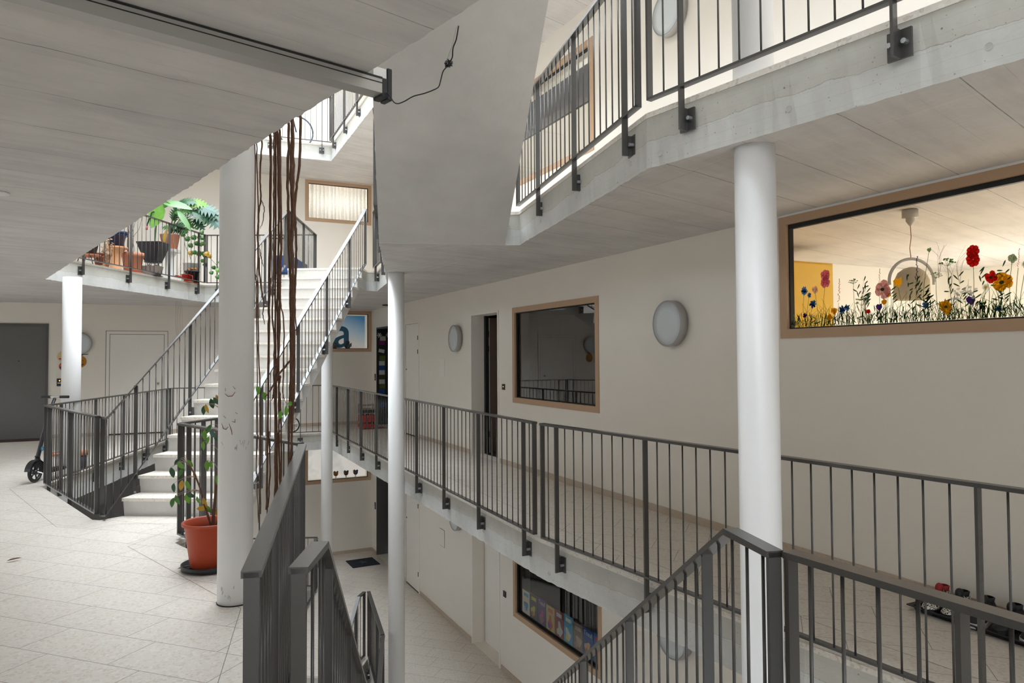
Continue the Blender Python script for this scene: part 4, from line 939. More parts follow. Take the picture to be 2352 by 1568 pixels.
# big terracotta pot with bare branches
root = empty('potted_bare_shrub', (-.47, 13.40, Z1), RZ, 'large terracotta pot with leafless dark branches', 'plant')
bm = B(); lathe(bm, [(0, 0), (.15, 0), (.17, .02), (.16, .022), (0, .02)], 32); finish('saucer', bm, terracotta, root, True)
bm = B(); pot(bm, .125, .165, .33, .008, .07, 36, .022); finish('pot', bm, pm('terracotta_pale', (.55, .24, .14), .75, noise=.12, nscale=9), root, True)
bm = B(); tube(bm, catmull([(-.075, 0, .30), (-.08, 0, .5), (-.085, .01, .75), (-.11, .01, .95)], 4), [.012]*6+[.008]*7, 7); finish('trunk', bm, pm('dark_stem', (.07, .025, .02), .6), root, True)
bm = B()
for P in ([(-.04, 0, .30), (0, 0, .48), (.01, 0, .62), (.1, 0, .75), (.14, .02, .95)], [(0, 0, .48), (-.03, 0, .62), (.02, 0, .8), (.05, 0, .92)], [(.01, 0, .5), (.03, 0, .42), (.02, 0, .35)], [(.01, 0, .62), (-.06, 0, .7), (-.10, .0, .86)]): tube(bm, catmull(P, 4), .0045, 6)
finish('branch', bm, pm('grey_branch', (.25, .2, .2), .7), root, True)
# blue pot on terracotta flared pedestal pot
root = empty('flared_pot', (-.70, 13.16, Z1), RZ, 'tall flared terracotta pot standing under the blue pot', 'pot')
bm = B(); lathe(bm, [(0, 0), (.10, 0), (.085, .04), (.075, .2), (.085, .30), (.13, .36), (.17, .375), (.172, .40), (.15, .40), (0, .385)], 36); finish('body', bm, pm('terracotta_orange', (.62, .32, .16), .7, noise=.1), root, True)
root = empty('blue_pot', (-.70, 13.16, Z1+.401), RZ, 'cobalt blue glazed pot with beaded rim on the flared pot', 'pot')
bm = B(); pot(bm, .105, .155, .24, .012, .045, 40, .008); finish('body', bm, navy, root, True)
bm = B()
for k in range(30): blob(bm, (.165*cos(2*pi*k/30), .165*sin(2*pi*k/30), .185), .009, .009, .009, 6, 4)
finish('beading', bm, navy, root, True)
bm = B(); lathe(bm, [(0, 0), (.12, 0), (.125, .012), (0, .012)], 24); finish('saucer', bm, terracotta, root)
# small brown pot with dried plant
root = empty('potted_dried_plant', (-.86, 12.70, Z1), RZ, 'small red-brown pot with a withered straw-coloured plant spilling over', 'plant')
bm = B(); lathe(bm, [(0, 0), (.115, 0), (.125, .015), (0, .013)], 28); finish('saucer', bm, terracotta, root, True)
bm = B(); pot(bm, .09, .125, .21, .008, .03, 32, .014); finish('pot', bm, pm('pot_redbrown', (.28, .08, .05), .6, noise=.1), root, True)
bm = B()
for k in range(70):
    x = random.gauss(.12, .05); zz = random.uniform(.0, .46); leaf(bm, (x, random.uniform(-.16, -.02), zz), (random.uniform(-1, 1), random.uniform(-.5, .5), random.uniform(-1, .3)), random.uniform(.03, .06), .022, up=Vector((random.uniform(-1, 1), -1, .3)))
for k in range(9): tube(bm, catmull([(.02, -.02, .2), (.06+.01*k, -.05, .42-.02*k), (.10+.012*k, -.10, .25), (.08+.015*k, -.13, .02)], 4), .002, 5)
finish('dried_foliage', bm, dryc, root)
# black pot at far left on low stand
root = empty('black_pot', (-1.02, 12.36, Z1), RZ, 'black pot on a low legged stand, leftmost on the upper walkway', 'pot')
bm = B()
for x in (-.12, .12):
    for y in (-.08, .08): tube(bm, [(x*.7, y, .13), (x, y, 0)], .007, 6)
finish('stand', bm, black, root)
bm = B(); lathe(bm, [(0, .13), (.15, .13), (.17, .155), (.16, .155), (0, .14)], 28); finish('saucer', bm, terracotta, root, True)
bm = B(); pot(bm, .10, .15, .22, .006, .02, 28, .15); finish('pot', bm, pm('slate_plastic', (.035, .035, .045), .5), root, True)
# taupe planter tray
root = empty('planter_box', (-.20, 13.62, Z1), RZ, 'empty taupe rectangular planter box between the terracotta pot and the stand', 'planter')
bm = B(); loft(bm, [[(x*a, y*b, zz) for x, y in ((-1, -1), (1, -1), (1, 1), (-1, 1))] for a, b, zz in ((.13, .08, .01), (.165, .10, .17), (.155, .092, .17), (.15, .088, .12))]); finish('body', bm, grey_tray, root)
bm = B(); box(bm, -.16, .16, -.10, .10, 0, .009); finish('tray', bm, black, root)
# white bucket, black pot with orange flowers, red watering can, stone block
root = empty('bucket', (.47, 14.62+.35, Z1), RZ, 'white plastic bucket behind the red watering can', 'bucket')
bm = B(); pot(bm, .13, .15, .42, .006, .02, 30); finish('body', bm, white, root, True)
bm = B(); tube(bm, [(.157*cos(a), .02, .38+.0*a-.15*sin(a)) for a in [pi*k/12 for k in range(13)]], .003, 6); finish('handle', bm, chrome, root)
root = empty('potted_marigold', (.47, 14.70, Z1), RZ, 'black pot with withered orange blooms beside the red watering can', 'plant')
bm = B(); lathe(bm, [(0, 0), (.12, 0), (.13, .012), (0, .012)], 24); finish('saucer', bm, terracotta, root)
bm = B(); pot(bm, .095, .125, .22, .012, .02, 30, .013); finish('pot', bm, black, root, True)
bm = B()
for k in range(7): blob(bm, (random.uniform(-.09, .09), random.uniform(-.08, .0), .24+random.uniform(0, .04)), .026, .026, .022, 9, 6, jit=.15)
finish('bloom', bm, pm('orange_bloom', (.50, .20, .05), .8, noise=.3, nscale=50), root, True)
root = empty('watering_can', (.36, 14.50, Z1), RZ, 'small bright red watering can at the slab edge', 'watering can')
bm = B(); pot(bm, .065, .075, .15, .002, .01, 26); finish('body', bm, red, root, True)
bm = B(); tube(bm, [(-.07, 0, .09), (-.13, 0, .12), (-.20, 0, .125)], [.016, .013, .016], 10); finish('spout', bm, red, root, True)
bm = B(); tube(bm, catmull([(.07, 0, .13), (.12, 0, .12), (.12, 0, .05), (.07, 0, .03)], 4), .009, 8); finish('handle', bm, red, root, True)
bm = B(); lathe(bm, [(0, -.0), (.085, 0), (.09, .012), (0, .012)], 22); o = finish('saucer', bm, terracotta, None); o.location = (.40, 14.40, Z1); tag(o, 'little terracotta saucer at the edge under the railing', 'saucer')
o = boxo('stone_slab', -.09, .09, -.05, .05, 0, .035, MATS['terr']); o.location = (.22, 14.32, Z1); o.rotation_euler = (0, 0, RZ); tag(o, 'leftover terrazzo offcut lying beside the red watering can', 'slab')
root = empty('penguin_figure', (-.30, 13.72, Z1+.78), RZ, 'tiny black and white bird ornament above the black pot rim', 'ornament')
bpy.data.objects.remove(root)
# geranium climbing on the railing
root = empty('climbing_geranium', (.60, 14.98, Z1), RZ, 'green scalloped-leaf geranium climbing the railing by the column', 'plant')
sc = 116.
def gl(px, py): return Vector(((px-455)/sc*1.0, -.06, (657-py)/sc))
stm = catmull([gl(447, 648), gl(440, 600), gl(425, 560), gl(432, 520)], 5); bm = B(); tube(bm, stm, .006, 6); tube(bm, catmull([gl(448, 640), gl(452, 590), gl(468, 585), gl(490, 605), gl(507, 625)], 5), .005, 6); finish('stem', bm, pm('stem_green', (.2, .25, .08), .6), root, True)
for (px_, py_, mt) in ((429, 538, leafg), (435, 555, leafg), (446, 551, leafg), (458, 551, leafg), (466, 552, leafg), (440, 569, leafg), (452, 564, leafg), (462, 567, leafg), (470, 566, leafl), (455, 530, leafg), (463, 539, leafg), (441, 586, leafy), (450, 585, leafg), (458, 587, leafg), (468, 587, leafl), (472, 592, leafl), (478, 588, leafy), (484, 594, leafy), (467, 603, leafl), (472, 612, leafl), (490, 618, leafg), (487, 630, leafg), (503, 625, leafl), (504, 640, leafg), (506, 607, leafl), (425, 545, leafg)):
    bm = B(); c = gl(px_, py_)+Vector((0, random.uniform(-.06, .03), 0)); r_ = random.uniform(.045, .062); nn = 14; cv = bm.verts.new(c+Vector((0, .012, 0))); tl = random.uniform(-.5, .5)
    rv = [bm.verts.new(c+Vector((r_*(1.06 if k % 2 else .88)*cos(2*pi*k/nn), -.02*cos(4*pi*k/nn)+tl*r_*sin(2*pi*k/nn)*.5, r_*(1.06 if k % 2 else .88)*.85*sin(2*pi*k/nn)))) for k in range(nn)]
    for k in range(nn): bm.faces.new((cv, rv[k], rv[(k+1) % nn]))
    finish('leaf', bm, mt, root)
bm = B()
for k in range(5): tube(bm, catmull([gl(420+k*2, 545), gl(424+k*3, 600)+Vector((0, -.1, 0)), gl(420+2*k, 650)+Vector((0, -.22, 0)), gl(421+k*2.5, 740)+Vector((.01*k, -.24, 0)), gl(423+k, 770+k*8)+Vector((0, -.24, 0))], 5), .0016, 5)
finish('trailing_strand', bm, pm('dry_strand', (.40, .25, .18), .8), root)
root = empty('garden_hose', (-.21, 13.86, Z1+.98), RZ, 'black hose end with red nozzle hooked over the upper railing', 'hose')
bm = B(); tube(bm, catmull([(.06, 0, .16), (.02, -.01, .15), (.0, -.02, .08), (-.05, -.02, -.04), (-.06, -.02, -.10)], 5), .011, 8); finish('hose', bm, black, root, True)
bm = B(); tube(bm, [(-.06, -.02, -.09), (-.068, -.02, -.155)], [.016, .018], 10); finish('nozzle', bm, red, root, True)

# things behind the angled railing up there
root = empty('pushchair', (2.10, 14.75, Z1), RZ, 'blue folded pushchair behind the upper angled railing', 'pushchair')
bm = B(); box(bm, -.16, .16, -.1, .1, .25, .62); bmesh.ops.bevel(bm, geom=bm.edges[:], offset=.03, segments=2, affect='EDGES'); finish('seat', bm, blue, root)
bm = B()
for s_ in (-.16, .16): tube(bm, [(s_, -.1, .08), (s_, .05, .5), (s_*1.05, -.12, .95)], .011, 8)
tube(bm, [(-.168, -.12, .95), (.168, -.12, .95)], .014, 8); finish('frame', bm, black, root)
for s_ in (-.18, .18):
    bm = B(); lathe(bm, [(0, -.015), (.085, -.015), (.09, 0), (.085, .015), (0, .015)], 24); o = finish('wheel', bm, black, root, True); o.location = (s_, -.1, .09); o.rotation_euler = (0, RD(90), 0)
root = empty('striped_bag', (2.42, 14.62, Z1), RZ, 'navy bag with white band standing behind the upper angled railing', 'bag')
bm = B(); ps = [[(-.10, -.07, 0), (.12, -.07, 0), (.12, .07, 0), (-.10, .07, 0)], [(-.11, -.08, .6), (.13, -.08, .45), (.13, .08, .45), (-.11, .08, .6)]]; loft(bm, ps); finish('body', bm, navy, root)
bm = B(); loft(bm, [[(-.108, -.083, .28), (.128, -.083, .18), (.128, .083, .18), (-.108, .083, .28)], [(-.108, -.083, .34), (.128, -.083, .24), (.128, .083, .24), (-.108, .083, .34)]]); finish('band', bm, white, root)
root = empty('toy_figures_box', (2.62, 14.50, Z1), RZ, 'small dark patterned box at the end of the upper angled railing', 'box')
bm = B(); box(bm, -.08, .09, -.06, .06, 0, .28); finish('body', bm, pm('dark_pattern', (.06, .06, .08), .6, noise=.9, nscale=30), root)
# bicycle wheel on the top floor
root = empty('bicycle', (2.42, 15.1, ZL[4]), RD(-6), 'bicycle on the topmost floor, only the wheel arc showing', 'bicycle')
for xx in (0, -1.02):
    bm = B(); tube(bm, [(xx+.33*cos(a), 0, .34+.33*sin(a)) for a in [2*pi*k/40 for k in range(41)]], .016, 8); finish('tyre', bm, pm('tyre_blueblack', (.05, .07, .10), .6), root, True)
    bm = B()
    for k in range(14): tube(bm, [(xx, 0, .34), (xx+.32*cos(2*pi*k/14), 0, .34+.32*sin(2*pi*k/14))], .002, 4)
    finish('spokes', bm, chrome, root)
bm = B(); tube(bm, [(0, 0, .34), (-.12, 0, .85), (-.62, 0, .80), (-1.02, 0, .34), (-.5, 0, .32), (-.62, 0, .85)], .015, 8); tube(bm, [(-.12, 0, .80), (-.5, 0, .32)], .015, 8); finish('frame', bm, navy, root, True)
bm = B(); tube(bm, [(-.12, 0, .85), (-.13, 0, 1.0), (-.10, -.22, 1.02)], .011, 8); tube(bm, [(-.13, 0, 1.0), (-.10, .22, 1.02)], .011, 8); finish('handlebar', bm, black, root)

# ------------------------------------------------------------------ scooter, pots, toy on the left
root = empty('kick_scooter', (-1.395, 10.47, 0), RZ+RD(90), 'black electric kick scooter parked behind the near left railing', 'scooter')
def wheel(x, r=.125, nm='wheel'):
    bm = B(); tube(bm, [(x+(r-.022)*cos(a), 0, r+(r-.022)*sin(a)) for a in [2*pi*k/36 for k in range(37)]], .021, 10); o = finish(nm, bm, black, root, True)
    bm = B()
    for k in range(5): a = 2*pi*k/5; tube(bm, [(x, 0, r), (x+(r-.035)*cos(a), 0, r+(r-.035)*sin(a))], .009, 6)
    lathe_r = [[(x+.03*cos(2*pi*k/14), y, r+.03*sin(2*pi*k/14)) for k in range(14)] for y in (-.025, .025)]; loft(bm, lathe_r); finish('spokes', bm, pm('dark_metal', (.05, .05, .05), .4, .5), o, True)
wheel(0); wheel(.66, .105)
bm = B(); a0 = [RD(v) for v in range(20, 171, 15)]; loft(bm, [[(.145*cos(a)*k, y, .125+.145*sin(a)*k) for k, y in ((1, -.035), (1, .035), (1.04, .035), (1.04, -.035))] for a in a0]); finish('fender', bm, black, root)
bm = B(); box(bm, .13, .55, -.07, .07, .085, .125); bmesh.ops.bevel(bm, geom=bm.edges[:], offset=.012, segments=2, affect='EDGES'); tube(bm, [(.50, 0, .1), (.66, 0, .105)], .02, 8); tube(bm, [(.16, 0, .11), (.05, 0, .27), (.035, 0, .32)], .028, 8); finish('deck', bm, black, root)
bm = B(); tube(bm, [(0, 0, .125), (.03, 0, .26), (.14, 0, .56), (.31, 0, .92), (.36, 0, 1.0)], [.022, .026, .022, .019, .019], 12); finish('stem', bm, black, root, True)
bm = B(); tube(bm, [(.37, -.15, 1.02), (.37, .15, 1.02)], .012, 10); finish('handlebar', bm, chrome, root)
for y0, y1 in ((-.17, -.06), (.06, .17)):
    bm = B(); tube(bm, [(.37, y0, 1.02), (.37, y1, 1.02)], .018, 10); finish('grip', bm, black, root)
bm = B(); tube(bm, [(.045+.024*cos(a)*.0+.0, 0, 0)]+[], .001) if False else None
R_ = [[(.058+q*cos(2*pi*k/20)*.2+.0, -.032-yy, .40+q*sin(2*pi*k/20)) for k in range(20)] for q, yy in ((.03, 0), (.03, .004), (.016, .004), (.016, 0))]
R_ = [[(.085+q*cos(2*pi*k/20), -.027-yy, .40+q*sin(2*pi*k/20)) for k in range(20)] for q, yy in ((.027, 0), (.027, .005), (.014, .005), (.014, 0))]
loft(bm, R_, False); finish('emblem_ring', bm, pm('cyan_ring', (.02, .25, .42), .4), root)
bm = B(); tube(bm, catmull([(.0, -.03, .13), (.06, -.10, .09), (.16, -.10, .05)], 4), .006, 6); finish('kickstand', bm, chrome, root)
root = empty('planter_pot', (-1.22, 11.62, 0), RZ, 'pale pot with rust-coloured rim on the floor behind the left railing', 'pot')
bm = B(); lathe(bm, [(0, 0), (.12, 0), (.15, .20), (.14, .20), (0, .18)], 32); finish('body', bm, white, root, True)
bm = B(); lathe(bm, [(.145, .19), (.172, .195), (.172, .22), (.15, .22), (.145, .19)], 36); finish('rim', bm, terracotta, root, True)
root = empty('small_pot', (-.985, 11.45, 0), RZ, 'little dark pot with terracotta rim beside the left column', 'pot')
bm = B(); lathe(bm, [(0, .0), (.05, .0), (.06, .19), (0, .18)], 20); finish('body', bm, pm('slate_plastic', (.035, .035, .045), .5), root, True)
bm = B(); lathe(bm, [(.058, .19), (.072, .195), (.072, .25), (.06, .25), (0, .24)], 24); finish('rim', bm, terracotta, root, True)
bm = B(); lathe(bm, [(0, 0), (.07, 0), (.075, .014), (0, .014)], 20); finish('saucer', bm, terracotta, root)
root = empty('toy_balance_bike', (2.33, 14.95, 0), RZ, "child's white wheeled toy with orange reflector, half hidden by the staircase", 'toy')
for xx in (0, -.55):
    bm = B(); tube(bm, [(xx+.145*cos(a), 0, .16+.145*sin(a)) for a in [2*pi*k/36 for k in range(37)]], .014, 8); o = finish('wheel', bm, black, root, True)
    bm = B(); tube(bm, [(xx+.127*cos(a), 0, .16+.127*sin(a)) for a in [2*pi*k/36 for k in range(37)]], .009, 8)
    for k in range(6): tube(bm, [(xx, 0, .16), (xx+.12*cos(2*pi*k/6+.3), 0, .16+.12*sin(2*pi*k/6+.3))], .006, 5)
    finish('rim', bm, white, o, True)
bm = B(); tube(bm, catmull([(0, 0, .16), (-.1, 0, .42), (-.4, 0, .36), (-.55, 0, .16)], 4), .014, 8); finish('frame', bm, white, root, True)
bm = B(); box(bm, -.04, -.005, -.02, .02, .17, .23); finish('reflector', bm, pm('reflector_orange', (.8, .16, .01), .4), root)
# paper crafts on the far wall
def disc_y(bm, cx, cz, rx, rz, y0, y1, n=24, mat=0, wob=0):
    loft(bm, [[(cx+rx*cos(2*pi*k/n)*(1+wob*(k % 2)), y, cz+rz*sin(2*pi*k/n)*(1+wob*(k % 2))) for k in range(n)] for y in (y0, y1)], True, mat)
o = None
root = empty('paper_mask', (-1.72, YF-.001, 1.55), 0, 'round cream paper face with red cheeks taped to the far wall', 'paper craft')
bm = B(); disc_y(bm, 0, 0, .115, .11, 0, -.004, 24, wob=-.05); finish('head', bm, pm('paper_cream', (.72, .58, .28), .8), root)
bm = B()
for q in ((-.06, -.045), (.045, .07), (.05, -.05)): disc_y(bm, q[0], q[1], .02, .016, -.004, -.006, 12)
finish('cheeks', bm, pm('paper_red', (.5, .05, .03), .8), root)
bm = B(); disc_y(bm, .02, 0, .045, .045, -.004, -.006, 12, wob=.2); finish('fringe', bm, pm('paper_brown', (.3, .09, .03), .8), root)
root = empty('paper_mitten', (-1.70, YF-.001, 1.36), 0, 'orange paper shape with blue checked panel below the cream face', 'paper craft')
bm = B(); disc_y(bm, 0, 0, .10, .095, 0, -.004, 20); finish('base', bm, pm('paper_orange', (.62, .12, .03), .8), root)
bm = B(); disc_y(bm, -.025, -.02, .06, .055, -.004, -.006, 8); finish('panel', bm, pm('paper_navy', (.02, .05, .09), .8), root)
bm = B()
for i in range(3):
    for j in range(3):
        if (i+j) % 2 == 0: disc_y(bm, -.06+.032*i, -.05+.03*j, .013, .012, -.006, -.0075, 8)
finish('checks', bm, pm('paper_cyan', (.10, .42, .5), .8), root)
bm = B(); box(bm, -.01, .05, -.0065, -.004, .05, .08); finish('patch', bm, pm('paper_red', (.5, .05, .03), .8), root)
root = empty('paper_pumpkin', (-1.445, YF-.001, 1.45), 0, 'orange paper pumpkin with cut-out grin under the far left lamp', 'paper craft')
bm = B(); disc_y(bm, 0, 0, .105, .115, 0, -.004, 28); finish('body', bm, pm('paper_pumpkin_orange', (.48, .20, .015), .8), root)
bm = B(); tube(bm, catmull([(-.05, -.006, -.045), (0, -.006, -.075), (.055, -.006, -.045)], 4), .009, 6)
for sx in (-.04, .04): disc_y(bm, sx, .02, .018, .012, -.004, -.007, 3)
finish('face', bm, black, root)
bm = B(); tube(bm, catmull([(-.02, -.004, .10), (.03, -.004, .135), (.13, -.004, .14)], 4), [.016]*5+[.006]*4, 8); finish('stalk', bm, black, root)

# ------------------------------------------------------------------ far corner: crate, cards, mats
root = empty('drinks_crate', (3.98, 15.42, 0), RD(3), 'red plastic bottle crate on the floor left of the carded door', 'crate')
bm = B(); box(bm, -.17, .17, -.13, .13, 0, .012)
for (a, b, c, d) in ((-.17, .17, -.13, -.115), (-.17, .17, .115, .13), (-.17, -.155, -.13, .13), (.155, .17, -.13, .13)): box(bm, a, b, c, d, .012, .07); box(bm, a, b, c, d, .11, .26)
for x in (-.16, -.05, .05, .15): box(bm, x-.012, x+.012, -.13, -.116, .07, .11)
finish('shell', bm, red, root)
bm = B()
for i in range(3):
    for j in range(2): lathe(bm, [(.036, .02), (.036, .19), (.014, .24), (.014, .285), (0, .285)], 12, (-.10+.1*i, -.055+.11*j))
finish('bottles', bm, pm('bottle_dark', (.015, .01, .005), .15), root, True)
root = empty('wooden_crate', (3.98, 15.42, .287), RD(3), 'wooden slatted box with black contents stacked on the red crate', 'crate')
bm = B()
for zz in (0, .09, .17):
    for (a, b, c, d) in ((-.16, .16, -.12, -.112), (-.16, .16, .112, .12), (-.16, -.152, -.12, .12), (.152, .16, -.12, .12)): box(bm, a, b, c, d, zz, zz+.018)
for x in (-.155, .155):
    for y in (-.115, .115): box(bm, x-.01, x+.01, y-.01, y+.01, 0, .21)
finish('slats', bm, pm('pale_wood', (.36, .27, .17), .7), root)
bm = B(); box(bm, -.14, .14, -.1, .1, .002, .085); finish('liner', bm, black, root)
CARDS = [(0.02, 1.90, (.50, .47, .38), 'cream', .10), (0.0, 1.80, (.16, .01, .13), 'purple', .09), (-.01, 1.62, (.55, .57, .58), 'tilted white', .075), (.01, 1.46, (.10, .14, .02), 'olive green upper', .11), (0, 1.345, (.5, .52, .55), 'pale grey upper', .10), (0, 1.24, (.01, .06, .22), 'blue upper', .10),
         (0, 1.14, (.5, .52, .54), 'pale grey middle', .10), (0, 1.04, (.05, .045, .01), 'black speckled', .09), (0, .935, (.5, .5, .52), 'pale grey lower', .10), (.01, .83, (.10, .13, .02), 'olive green lower', .10), (0, .72, (.01, .06, .22), 'blue lower', .10), (.01, .42, (.01, .06, .22), 'blue bottom', .10)]
for k, (dx, zz, col, nm, h) in enumerate(CARDS):
    bm = B(); box(bm, -.065, .065, -.003, 0, -h/2, h/2); o = finish('card', bm, C('card_%d' % k, *col, .6)); o.location = (XR+.11+dx, 15.757, zz+.02)
    if k == 2: o.rotation_euler = (0, RD(12), 0)
    tag(o, '%s card in the column of cards hung beside the far door' % nm, 'card', 'cards hanging beside the far door')
for k, (x, zz) in enumerate(((XR+.05, 1.99), (XR+.25, 2.0))):
    bm = B()
    for j in range(6): a = j*pi/3; tube(bm, [(0, 0, 0), (.055*cos(a), 0, .055*sin(a))], .007, 5); tube(bm, [(.032*cos(a), 0, .032*sin(a)), (.05*cos(a+.35), 0, .05*sin(a+.35))], .005, 5)
    o = finish('snowflake', bm, pm('paper_white', (.75, .78, .8), .7)); o.location = (x, 15.745-.02*k, zz); tag(o, ('left' if k == 0 else 'right')+' white paper snowflake at the top of the carded door', 'ornament', 'snowflakes on the far door')
root = empty('doormat', (3.86, 15.3, ZL[1]+.001), RD(2), 'dark blue doormat with pale star figure before the lowest far door', 'doormat')
bm = B(); box(bm, -.30, .28, -.30, .28, 0, .012); finish('mat', bm, pm('mat_navy', (.012, .016, .03), .95, noise=.3, nscale=90), root)
bm = B(); nn = 10; loft(bm, [[((.13 if k % 2 == 0 else .045)*cos(2*pi*k/nn+.4), (.13 if k % 2 == 0 else .045)*sin(2*pi*k/nn+.4), zz) for k in range(nn)] for zz in (.0121, .0135)]); finish('figure', bm, pm('mat_grey', (.06, .065, .08), .95), root)
o = boxo('doormat', 3.72, 4.26, 14.85, 15.12, .0006, .012, pm('mat_red', (.22, .02, .02), .95, noise=.3, nscale=80)); tag(o, 'dark red doormat in front of the carded far door', 'doormat')
o = boxo('doormat', -3.1, -1.98, YF-.42, YF-.04, .0006, .014, pm('mat_brown', (.05, .022, .018), .95, noise=.3, nscale=80)); tag(o, 'dark brown doormat in front of the grey door at far left', 'doormat')

# ------------------------------------------------------------------ comics in the lowest window
CM = [((.72, .68, .50), (.10, .35, .55), 'white and blue first', None), ((.06, .07, .06), (.60, .52, .12), 'black with yellow title', None), ((.10, .06, .22), (.55, .08, .30), 'purple with pink figure', 'Titeuf'), ((.62, .50, .15), (.60, .12, .08), 'yellow and red', None),
      ((.30, .07, .08), (.60, .62, .62), 'wine red with white shape', None), ((.10, .42, .62), (.75, .75, .65), 'sky blue with pale title box', None), ((.30, .24, .20), (.60, .50, .35), 'brown and sand', None), ((.04, .12, .38), (.75, .45, .30), 'deep blue with white title', 'Titeuf'), ((.03, .14, .36), (.55, .08, .07), 'blue with red spot, last', None)]
for k, (c1, c2, nm, txt) in enumerate(CM):
    y = 8.63-k*.222; h = .30+.012*(k % 3)
    root = empty('comic_book', (XR+.075, y, -1.915), 0, '%s comic book propped behind the lowest window' % nm, 'book', 'comic books in the lowest window')
    bm = B(); box(bm, 0, .012, -.105, .105, 0, h); finish('cover', bm, C('comic_a%d' % k, *c1, .4, noise=.25, nscale=14), root)
    bm = B(); q = random.uniform(-.02, .02)
    pts = [(-q+.055*cos(a)*(1+.35*sin(3*a+k)), .10+.075*sin(a)*(1+.3*cos(2*a+k))) for a in [2*pi*i/18 for i in range(18)]]
    bm.faces.new([bm.verts.new((-.0012, p[0], p[1])) for p in pts]); pts2 = [(.06, h-.075), (-.07, h-.075), (-.07, h-.03), (.06, h-.03)]
    if not txt: bm.faces.new([bm.verts.new((-.0012, p[0], p[1])) for p in pts2])
    finish('print', bm, C('comic_b%d' % k, *c2, .4, noise=.3, nscale=20), root)
    bm = B(); bm.faces.new([bm.verts.new((-.0018, .03*cos(a)+.03, .06+.04*sin(a))) for a in [2*pi*i/7 for i in range(7)]]); finish('print_detail', bm, C('comic_c%d' % k, c2[1], c2[2], c1[0], .4), root)
    if txt:
        fc = bpy.data.curves.new('title', 'FONT'); fc.body = txt; fc.size = .075; fc.extrude = .0004; fc.align_x = 'CENTER'; fc.materials.append(white)
        text_mesh('title', fc, root, (-.002, 0, h-.075), (RD(90), 0, RD(-90)))
o = boxo('window_ledge', XR+.062, XR+.24, 6.76, 8.76, -1.935, -1.917, pm('ledge_dark', (.03, .03, .03), .5)); tag(o, kind='structure'); o.name = 'trim_2'

# ------------------------------------------------------------------ wild flower film on the big window
film = empty('flower_window_film', (XR+.036, 4.0, 1.708), 0, 'row of printed wild flowers and grasses along the bottom of the big window', 'window decal')
fcol = {'pink': (.72, .16, .20), 'red': (.60, .015, .012), 'orange': (.85, .34, .01), 'blue': (.03, .10, .30), 'violet': (.05, .02, .15), 'white': (.78, .78, .70), 'rose': (.70, .35, .32), 'peach': (.75, .45, .30), 'green': (.16, .30, .10), 'pale': (.38, .45, .30), 'yellow': (.85, .55, .03), 'sky': (.08, .20, .45)}
def fm(k): return film_mat('film_'+k, fcol[k])
def fm2(k): return film_mat('film_dark_'+k, tuple(v*.55 for v in fcol[k]))
stemg = film_mat('film_stem', (.10, .20, .05), .4); stemd = film_mat('film_stem_dark', (.035, .08, .03), .4)
def fp(u, v, d=0): return (-.0006-d, -u, v)
def ribbon(bm, pts, w0, w1, d=0):
    P = [Vector((p[0], p[1])) for p in pts]
    Q = []
    for i in range(len(P)-1):
        a, b, c, e = P[max(0, i-1)], P[i], P[i+1], P[min(len(P)-1, i+2)]
        for j in range(4):
            t = j/4; Q.append(.5*((2*b)+(c-a)*t+(2*a-5*b+4*c-e)*t*t+(3*b-a-3*c+e)*t**3))
    Q.append(P[-1]); n = len(Q); L = []; R = []
    for i, q in enumerate(Q):
        t = (Q[min(n-1, i+1)]-Q[max(0, i-1)]); t = t.normalized() if t.length else Vector((0, 1)); s = Vector((-t.y, t.x)); w_ = (w0+(w1-w0)*i/n)/2
        L.append(bm.verts.new(fp(*(q+s*w_), d))); R.append(bm.verts.new(fp(*(q-s*w_), d)))
    for i in range(n-1): bm.faces.new((L[i], L[i+1], R[i+1], R[i]))
def fpoly(bm, pts, d=0): bm.faces.new([bm.verts.new(fp(p[0], p[1], d)) for p in pts])
def petal(bm, c, a, L, W, d=0, n=5):
    pts = [(0, 0), (.35, .42), (.75, .5), (1, .22), (1, -.22), (.75, -.5), (.35, -.42)]; ca, sa = cos(a), sin(a)
    fpoly(bm, [(c[0]+L*x*ca-W*y*sa, c[1]+L*x*sa+W*y*ca) for x, y in pts], d)
    if W > .02:
        bm.faces.ensure_lookup_table()
        for k in (-.25, 0, .22):
            fpoly(bm, [(c[0]+L*x*ca-W*y*sa, c[1]+L*x*sa+W*y*ca) for x, y in ((.1, k*.3), (.9, k+.02), (.93, k-.03))], d+.00005); bm.faces.ensure_lookup_table(); bm.faces[-1].material_index = 1
